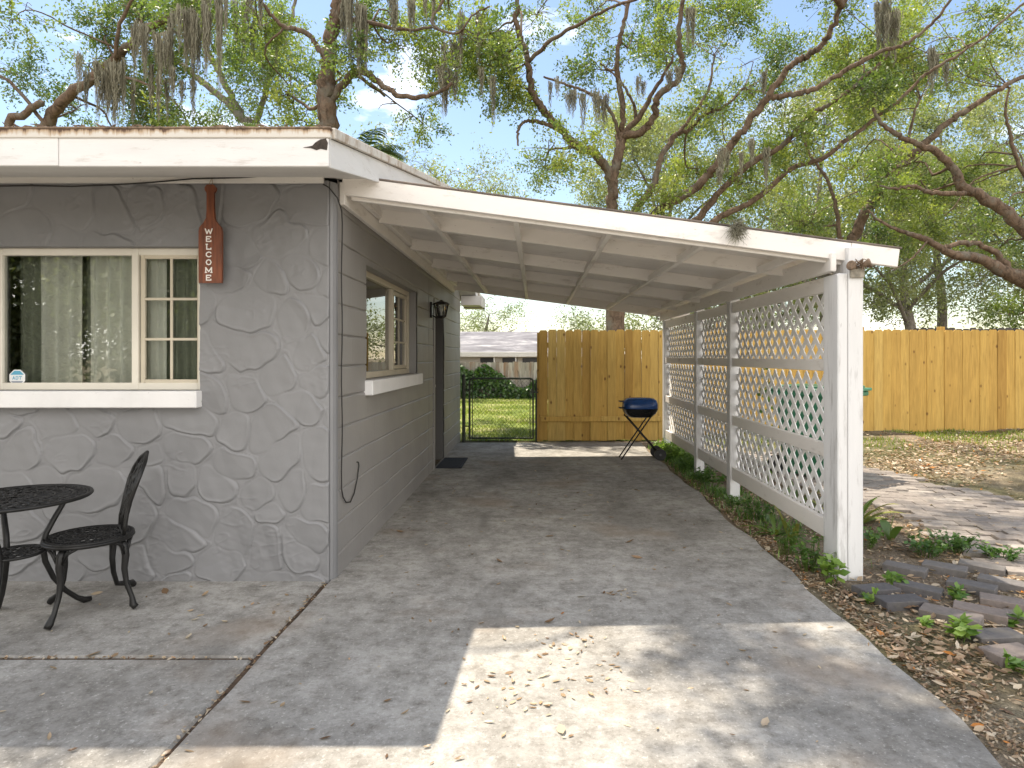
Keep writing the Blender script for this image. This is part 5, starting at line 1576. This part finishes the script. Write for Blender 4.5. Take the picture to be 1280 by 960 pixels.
# ------------------------------------------------------------------ palm behind the house
def palm(x, y, z, label, nf, fl_, seed):
    r = random.Random(seed)
    t = thing('palm_tree', (x, y, 0), label, 'palm')
    mb = MB(); p, q = smooth_path([(x, y, -.1), (x + .05, y, z * .5), (x, y, z)], [.2, .16, .15], 5); mb.tube(p, q, 12); mb.build('trunk', M['palmtrunk'], t, smooth=True)
    V_, Q_, T_ = [], [], []; off = 0
    for k in range(nf):
        a_ = r.uniform(0, 6.28); el = r.uniform(-.3, 1.2); L = fl_ * r.uniform(.75, 1.1)
        h = Vector((math.cos(a_), math.sin(a_), 0)); tn = r.uniform(.1, .9)
        pts = []
        for i in range(26):
            s = i / 25
            pts.append(Vector((x, y, z)) + h * L * s * math.cos(el * (1 - s * .6)) + Vector((0, 0, L * (s * math.sin(el) - s * s * .62))))
        side = Vector((-h.y, h.x, 0))
        for i in range(2, 26):
            s = i / 25; ll = .48 * math.sin(math.pi * (.12 + .82 * s)) * fl_ / 1.6
            tang = (pts[i] - pts[i - 1]).normalized()
            for sg_ in (-1, 1):
                d = (side * sg_ * .8 + tang * .55 + Vector((0, 0, -.25 + r.uniform(-.1, .1)))).normalized()
                wv = tang * .016
                b0_ = pts[i]; m = b0_ + d * ll * .6; e_ = b0_ + d * ll + Vector((0, 0, -ll * .18))
                V_ += [b0_ - wv, b0_ + wv, m + wv, m - wv, e_]
                Q_ += [(off, off + 1, off + 2, off + 3), (off + 3, off + 2, off + 4, off + 4)]
                T_ += [tn, tn]; off += 5
            wv = side * .012
        for i in range(25):
            wv = side * (.014 * (1 - i / 27))
            V_ += [pts[i] - wv, pts[i] + wv, pts[i + 1] + wv, pts[i + 1] - wv]; Q_ += [(off, off + 1, off + 2, off + 3)]; T_ += [tn]; off += 4
    me = bpy.data.meshes.new('fronds')
    me.from_pydata([tuple(v) for v in V_], [], [tuple(dict.fromkeys(q)) for q in Q_])
    at = me.attributes.new('tone', 'FLOAT', 'FACE'); at.data.foreach_set('value', np.array(T_, dtype=np.float32))
    link('fronds', me, M['palm'], t)
palm(-3.35, 12.3, 5.2, 'feathery palm crown just right of the dark trunk behind the house corner', 24, 1.1, 3)
palm(-4.75, 12.4, 5.35, 'palm crown just left of the dark trunk behind the house roof', 22, 1.0, 4)

# ------------------------------------------------------------------ plants along the lattice
def leaf_blob(x, y, h, rad, n, ll, seed, tone=.5, mat='weed', name='weed', label='', cat='plant', group=None):
    r = np.random.default_rng(seed)
    z0 = gzf(x, y)
    h = h * 1.25; t = thing(name, (x, y, z0), label, cat, group)
    mb = MB(); PP, DD, NN = [], [], []
    n = int(n * 1.3); ns = max(4, n // 9)
    for k in range(ns):
        a_ = r.uniform(0, 6.28); rr = rad * math.sqrt(r.random())
        b = Vector((x + rr * .4 * math.cos(a_), y + rr * .4 * math.sin(a_), z0 - .01)); e_ = Vector((x + rr * math.cos(a_), y + rr * math.sin(a_), z0 + h * r.uniform(.45, 1)))
        md = b.lerp(e_, .5) + Vector((0, 0, h * .12))
        mb.tube([b, md, e_], [.0028, .0022, .001], 4)
        for i in range(max(3, n // ns)):
            s = r.uniform(.3, 1.0); p = b.lerp(e_, s) + Vector((0, 0, h * .12 * (1 - abs(2 * s - 1))))
            d = Vector((r.normal(), r.normal(), r.normal() * .4 + .15)).normalized()
            PP.append(p + d * ll * .5); DD.append(d); NN.append((r.normal() * .4, r.normal() * .4, 1))
    mb.build('stems', M['strap'], t)
    m = len(PP); L = ll * r.uniform(.7, 1.25, m)
    L = L * 1.35
    v, q = leaves_arr(np.array([tuple(p) for p in PP]), np.array([tuple(p) for p in DD]), np.array(NN), L, L * r.uniform(.45, .65, m))
    arr_mesh('leaves', v, q, M[mat], t, tone=np.clip(tone + r.normal(size=m) * .15, 0, 1))
    return t
def strap_plant(x, y, n, L, wd, seed, label, tone=.45, upright=.6):
    r = random.Random(seed); z0 = gzf(x, y)
    t = thing('strap_leaf_plant', (x, y, z0), label, 'plant')
    for k in range(n):
        a_ = r.uniform(0, 6.28); el = r.uniform(upright - .35, upright + .5); l = L * r.uniform(.65, 1.1); tn = min(1, max(0, tone + r.gauss(0, .22)))
        h = Vector((math.cos(a_), math.sin(a_), 0)); s_ = Vector((-h.y, h.x, 0))
        vs = []; fs = []; m = 9
        for i in range(m):
            s = i / (m - 1)
            p = Vector((x, y, z0)) + h * (l * s * math.cos(el) + .01) + Vector((0, 0, l * (s * math.sin(el) - s * s * .42)))
            w_ = wd * math.sin(math.pi * (.16 + .8 * s)) * .5 + .001
            vs += [p + s_ * w_ + Vector((0, 0, w_ * .35)), p, p - s_ * w_ + Vector((0, 0, w_ * .35))]
        for i in range(m - 1):
            fs += [(3 * i, 3 * i + 1, 3 * i + 4, 3 * i + 3), (3 * i + 1, 3 * i + 2, 3 * i + 5, 3 * i + 4)]
        MB().add(vs, fs, tn).build('leaf', M['strap'], t, smooth=True)
strap_plant(1.90, 5.05, 15, .34, .034, 1, 'low clump of arching strap leaves under the front lattice rail', .35, .35)
strap_plant(1.90, 4.72, 4, .50, .042, 2, 'tall strap leaf plant leaning on the front lattice panel', .6, 1.05)
strap_plant(2.62, 5.25, 16, .55, .050, 3, 'yellowing strap leaf clump just behind the front post', .85, .75)
strap_plant(2.7, 4.86, 3, .34, .075, 4, 'single broad upright green leaf by the brick path edge', .40, 1.25)
strap_plant(2.42, 6.0, 12, .45, .045, 5, 'green strap leaf clump behind the first lattice panel', .4, .7)
strap_plant(2.5, 5.4, 9, .55, .04, 6, 'thin yellow green strap leaves behind the lattice near the bin', .7, .8)
leaf_blob(1.85, 3.99, .20, .085, 60, .055, 1, .85, label='bright lime green seedling at the foot of the front post')
leaf_blob(1.82, 4.25, .20, .13, 190, .026, 2, .45, label='feathery green weed left of the front post')
leaf_blob(1.8, 4.58, .19, .12, 170, .024, 3, .5, label='feathery green weed at the concrete edge below the strap leaf plant')
leaf_blob(1.93, 5.5, .15, .17, 200, .03, 4, .25, label='dark green weed mat below the middle of the front lattice')
leaf_blob(1.86, 6.0, .10, .12, 80, .03, 5, .4, label='small sparse weed near the second lattice post')
leaf_blob(2.45, 4.75, .14, .15, 170, .03, 6, .5, label='green weed clump just right of the front post base')
leaf_blob(2.78, 4.55, .12, .16, 170, .03, 7, .35, label='dense green creeping weed on the near edge of the brick path')
leaf_blob(3.02, 4.62, .13, .20, 230, .03, 8, .3, label='broad dark creeping weed spreading over the brick path')
leaf_blob(3.2, 4.38, .10, .15, 150, .03, 9, .4, label='right hand end of the creeping weeds on the brick path')
leaf_blob(2.22, 3.95, .08, .06, 26, .05, 10, .75, label='small light green weed between the two loose grey bricks')
leaf_blob(2.13, 3.22, .10, .07, 30, .06, 11, .9, label='yellow green weed with broad leaves among the loose bricks')
leaf_blob(2.05, 3.34, .06, .05, 20, .04, 12, .8, label='tiny pale weed left of the yellow green weed in the leaf litter')
leaf_blob(2.2, 2.93, .07, .06, 24, .045, 13, .6, label='small weed at the lower right edge beside a loose brick')
leaf_blob(2.56, 3.44, .07, .06, 20, .045, 14, .7, label='pale weed growing between the pinkish pavers')
leaf_blob(2.46, 3.78, .07, .06, 24, .045, 15, .6, label='small green weed in the joint of the path pavers')
leaf_blob(1.93, 3.7, .06, .045, 16, .045, 16, .75, label='tiny seedling in front of the dark brick near the post')
for i, (y, tn, lb) in enumerate(((8.0, .45, 'low weeds between the second and third lattice posts'), (8.9, .75, 'sunlit weeds beside the rear lattice panel'), (9.5, .85, 'yellow green weeds at the foot of the last lattice post'), (7.1, .3, 'dark weeds under the middle lattice panel'))):
    leaf_blob(1.93, y, .17, .24, 260, .04, 20 + i, tn, label=lb)
# vine threading the lattice
vt = thing('climbing_vine', (2.08, 5.6, 0), 'thin green vine climbing up through the front lattice panel', 'vine')
mb = MB(); pts = [(2.085, 5.75, 0), (2.075, 5.70, .3), (2.03, 5.62, .6), (2.08, 5.66, .9), (2.035, 5.6, 1.15), (2.07, 5.63, 1.28)]
p, q = smooth_path(pts, [.005, .005, .004, .004, .003, .002], 5); mb.tube(p, q, 5); mb.build('stem', M['strap'], vt)
PP = []; 
for k in range(70):
    s = p[random.randint(4, len(p) - 1)]; PP.append((s[0] + random.gauss(-.015, .03), s[1] + random.gauss(0, .05), s[2] + random.gauss(0, .03)))
PP = np.array(PP); v, q = leaves_arr(PP, rng.normal(size=PP.shape), rng.normal(size=PP.shape) + np.array([-.8, -.5, .5]), np.full(len(PP), .06), np.full(len(PP), .032))
arr_mesh('leaves', v, q, M['weed'], vt, tone=np.clip(rng.normal(.5, .2, len(PP)), 0, 1))
# ivy over the back fence
iv = thing('ivy', (-2, 21.4, 0), 'dark ivy mass covering the lower part of the weathered back fence', 'ivy')
r = np.random.default_rng(77); n = 9000
x = r.uniform(-6.5, 3.5, n); topz = .95 + .22 * np.sin(x * 1.7) + .15 * np.sin(x * 4.1 + 1) - .45 * sstep(x, -1.0, -.2) + .2 * np.exp(-((x + 1.75) / .25) ** 2)
z = r.uniform(-.05, 1, n) ** .8 * topz
y = 21.55 - r.uniform(0, .5, n) * (1.1 - z / 1.4)
v, q = leaves_arr(np.stack([x, y, z], 1), r.normal(size=(n, 3)), r.normal(size=(n, 3)) + np.array([0, -1, .6]), np.full(n, .12), np.full(n, .09))
arr_mesh('leaves', v, q, M['weed'], iv, tone=np.clip(r.normal(.12, .18, n), 0, 1))
mb = MB()
for k in range(14):
    xx = -5.5 + k * .62; mb.tube([(xx, 21.5, -.05), (xx + .1, 21.55, .4), (xx - .05, 21.57, .95)], [.02, .014, .008], 5)
mb.build('stems', M['bark_g'], iv)

# ------------------------------------------------------------------ loose bricks
BR = [  # x, y, rotation, tilt, tone, label
 (2.04, 3.83, 14, .05, .1, 'dark grey loose brick nearest the foot of the front post'),
 (2.08, 3.64, 5, .03, .05, 'darkest loose brick lying flat at the edge of the leaf litter'),
 (2.31, 3.86, -40, .04, .2, 'grey loose brick set askew right of the two dark bricks'),
 (2.45, 4.24, -42, .02, .45, 'mossy loose brick under the weeds behind the front post'),
 (2.24, 3.45, -44, .05, .75, 'reddish brown long brick lying diagonally in the leaf litter'),
 (2.33, 3.24, 4, .03, .3, 'grey brick half buried beside the reddish brown one'),
 (2.27, 3.06, 15, .04, .85, 'reddish brick lowest in the picture near the right edge'),
 (2.46, 3.02, 20, .03, .6, 'brick cut by the right edge just beside the lowest reddish brick'),
 (2.66, 3.90, -44, .02, .3, 'large blue grey paver loosened at the edge of the brick path'),
 (2.87, 3.93, -42, .02, .4, 'grey brick right of the large blue grey paver'),
 (2.46, 3.54, -36, .03, .95, 'pale pinkish brick beside a weed in the loose paving'),
 (2.70, 3.67, -34, .02, .9, 'pale sunlit brick right of the pale pinkish one'),
 (2.68, 3.45, -34, .02, .8, 'pale brick at the right edge in the loose paving'),
 (2.70, 4.22, -40, .02, .5, 'brown grey brick under the creeping weeds by the path'),
 (2.93, 4.20, -40, .02, .45, 'brown grey brick at the path edge beside the creeping weeds'),
]
proto = None
for (x, y, a_, tl_, tn, lb) in BR:
    L = .28 if 'long' in lb else .25
    mb = MB(); mb.box((-L / 2, -.062, -.03), (L / 2, .062, .026), .004, tone=tn)
    o = mb.build('loose_brick', M['brick'])
    o.location = (x, y, gzf(x, y) + .022); o.rotation_euler = (random.uniform(-tl_, tl_), random.uniform(-tl_, tl_), R(a_)); 
    setp(o, lb, 'brick', 'loose bricks by the front post')

# ------------------------------------------------------------------ leaf litter, grass
def dry_leaves(name, X, Y, Z, size, seed, kind='stuff', flat=.28):
    r = np.random.default_rng(seed); n = len(X)
    a_ = r.uniform(0, 6.28, n); d = np.stack([np.cos(a_), np.sin(a_), r.normal(size=n) * flat * .7], 1)
    nn = np.stack([r.normal(size=n) * flat, r.normal(size=n) * flat, np.ones(n)], 1)
    L = size * r.uniform(.5, 1.35, n); W = L * r.uniform(.3, .5, n)
    d /= np.linalg.norm(d, axis=1, keepdims=True)
    S = np.cross(d, nn); S /= np.linalg.norm(S, axis=1, keepdims=True); U = np.cross(S, d)
    c = np.stack([X, Y, Z], 1); L = L[:, None]; W = W[:, None]; cu = (r.uniform(-.1, .3, n)[:, None]) * L
    v = np.stack([c - d * L * .5 + U * cu * .6, c + S * W * .45 - d * L * .15 + U * cu * .5, c + S * W * .4 + d * L * .2 + U * cu * .5, c + d * L * .5 + U * cu * .7, c - S * W * .4 + d * L * .2 + U * cu * .4, c - S * W * .45 - d * L * .15 + U * cu * .45, c - d * L * .15, c + d * L * .2], 1).reshape(-1, 3)
    b = 8 * np.arange(n)[:, None]
    f = np.concatenate([b + np.array([[0, 6, 1, 1]]), ], 0)
    quads = np.concatenate([b + np.array([[6, 7, 2, 1]]), b + np.array([[6, 5, 4, 7]])], 0)
    tris = np.concatenate([b + np.array([[0, 6, 1]]), b + np.array([[7, 3, 2]]), b + np.array([[0, 5, 6]]), b + np.array([[7, 4, 3]])], 0)
    # all as triangles
    q3 = np.concatenate([quads[:, [0, 1, 2]], quads[:, [0, 2, 3]], tris], 0)
    tone = np.clip(r.beta(2.0, 1.7, n), 0, .93); tone = np.where(r.random(n) < .02, 1.0, tone)
    o = arr_mesh(name, v, q3, M['litter'], tone=np.tile(tone, len(q3) // n))
    if kind: o['kind'] = kind
    return o
r = np.random.default_rng(5)
def soil_ok(x, y):
    e_ = np.interp(y, [-5, 2.2, 2.6, 3.4, 9, 10.5], [1.55, 1.60, 1.64, 1.665, 1.69, 1.74])
    return x > e_ + .02
n = 62000; na = 12000
X = np.concatenate([r.uniform(1.6, 4.2, na), r.uniform(2.2, 10.5, n - na)]); Y = np.concatenate([r.uniform(1.2, 6.5, na) , r.uniform(4.5, 10.5, n - na)])
k = soil_ok(X, Y)
pathk = np.array([in_path(a, b) for a, b in zip(X, Y)])
k &= (~pathk) | (r.random(n) < .05)
dens = sinnoise(X, Y, 1.6, 33)
k &= (r.random(n) < np.clip(.42 + .4 * dens, .08, 1) * np.where(Y > 4.5, .8, 1))
k &= ~((X > 4.5) & (Y < 3.0))
X, Y = X[k], Y[k]
# finer bits, twigs and a drift against the slab edge
nb = 16000
Xb = np.concatenate([r.uniform(1.6, 4.0, nb // 2), r.normal(1.76, .07, nb // 2)]); Yb = np.concatenate([r.uniform(1.2, 6, nb // 2), r.uniform(1.3, 9.5, nb // 2)])
kb = (soil_ok(Xb, Yb) | (r.random(nb) < .05)) & ~np.array([in_path(a, b) for a, b in zip(Xb, Yb)])
Xb, Yb = Xb[kb], Yb[kb]
dry_leaves('leaf_litter', Xb, Yb, np.maximum(gz(Xb, Yb), np.where(soil_ok(Xb, Yb), -9, 0)) + .004 + r.uniform(0, .01, len(Xb)), .024, 61, flat=.4)
dry_leaves('leaf_litter', X, Y, gz(X, Y) + .006 + r.uniform(0, .022, len(X)) , .054, 6)
# scattered over the concrete
n = 420
X = r.uniform(-4, 1.65, n); Y = r.uniform(1.6, 8.5, n) 
cl = []
for (px, py, m, s) in ((760, 835, 26, .11), (775, 745, 14, .05), (690, 815, 18, .12), (640, 870, 26, .13), (665, 880, 14, .1), (720, 800, 10, .08), (820, 710, 5, .03), (330, 770, 4, .1)):
    d = 1120 / (py - 446); cx_ = (px - 669) * d / F
    cl.append(np.stack([r.normal(cx_, s, m), r.normal(d, s, m)], 1))
cl = np.concatenate(cl); X = np.concatenate([X, cl[:, 0]]); Y = np.concatenate([Y, cl[:, 1]])
k = (Y < 3.9) | (X > -1.2)
X, Y = X[k], Y[k]
dry_leaves('fallen_leaves', X, Y, np.full(len(X), .004), .034, 9, flat=.14)
n = 70
X = r.uniform(-3.4, 1.6, n); Y = r.uniform(1.9, 7, n); k = (Y < 3.9) | (X > -1.2); X, Y = X[k], Y[k]
dry_leaves('fallen_leaves', X, Y, np.full(len(X), .006), .062, 19, flat=.2)
# leaf crumbs in the joints
n = 260
X = np.concatenate([r.normal(-1.30, .012, n // 2), r.uniform(-3.6, -1.35, n // 2)]); Y = np.concatenate([r.uniform(1.8, 4, n // 2), r.normal(2.983, .010, n // 2)])
dry_leaves('joint_leaves', X, Y, np.full(n, -.002), .026, 10, flat=.3)

def grass(name, X, Y, h, seed, mat='grass', tone=.5, z=None):
    r = np.random.default_rng(seed); n = len(X)
    a_ = r.uniform(0, 6.28, n); L = h * r.uniform(.5, 1.3, n); lean = r.uniform(.1, .7, n)
    b = np.stack([X, Y, (gz(X, Y) if z is None else z)], 1)
    d = np.stack([np.cos(a_) * lean, np.sin(a_) * lean, np.ones(n)], 1); s = np.stack([-np.sin(a_), np.cos(a_), np.zeros(n)], 1) * (.004 + .03 * h)
    m = b + d * L[:, None] * .55; e_ = b + d * L[:, None] * np.array([1.35, 1.35, .92])
    v = np.stack([b - s, b + s, m + s * .7, m - s * .7, e_], 1).reshape(-1, 3)
    o = 5 * np.arange(n)[:, None]
    t = np.concatenate([o + np.array([[0, 1, 2]]), o + np.array([[0, 2, 3]]), o + np.array([[3, 2, 4]])], 0)
    ob = arr_mesh(name, v, t, M[mat], tone=np.tile(np.clip(r.normal(tone, .22, n), 0, 1), 3))
    ob['kind'] = 'stuff'
    return ob
n = 42000
X = r.uniform(-5, 2.5, n); Y = 10.75 + (21.4 - 10.75) * r.random(n) ** 1.2
grass('grass', X, Y, .075, 40, tone=.5)
n = 9000
X = r.uniform(2.2, 10, n); Y = 10.5 - np.abs(r.normal(0, .9, n))
k = sinnoise(X, Y, 2.2, 41) > -.2; X, Y = X[k], Y[k]
grass('grass', X, Y, .06, 42, tone=.45)
n = 7500
X = r.normal(1.97, .13, n); Y = r.uniform(4.2, 10.3, n)
k = soil_ok(X, Y) & (sinnoise(X, Y, 3, 43) > -.4) & (r.random(n) < np.clip((Y - 3.6) / 5, .15, 1)); X, Y = X[k], Y[k]
grass('ground_cover', X, Y, .065, 44, 'weed', .45)
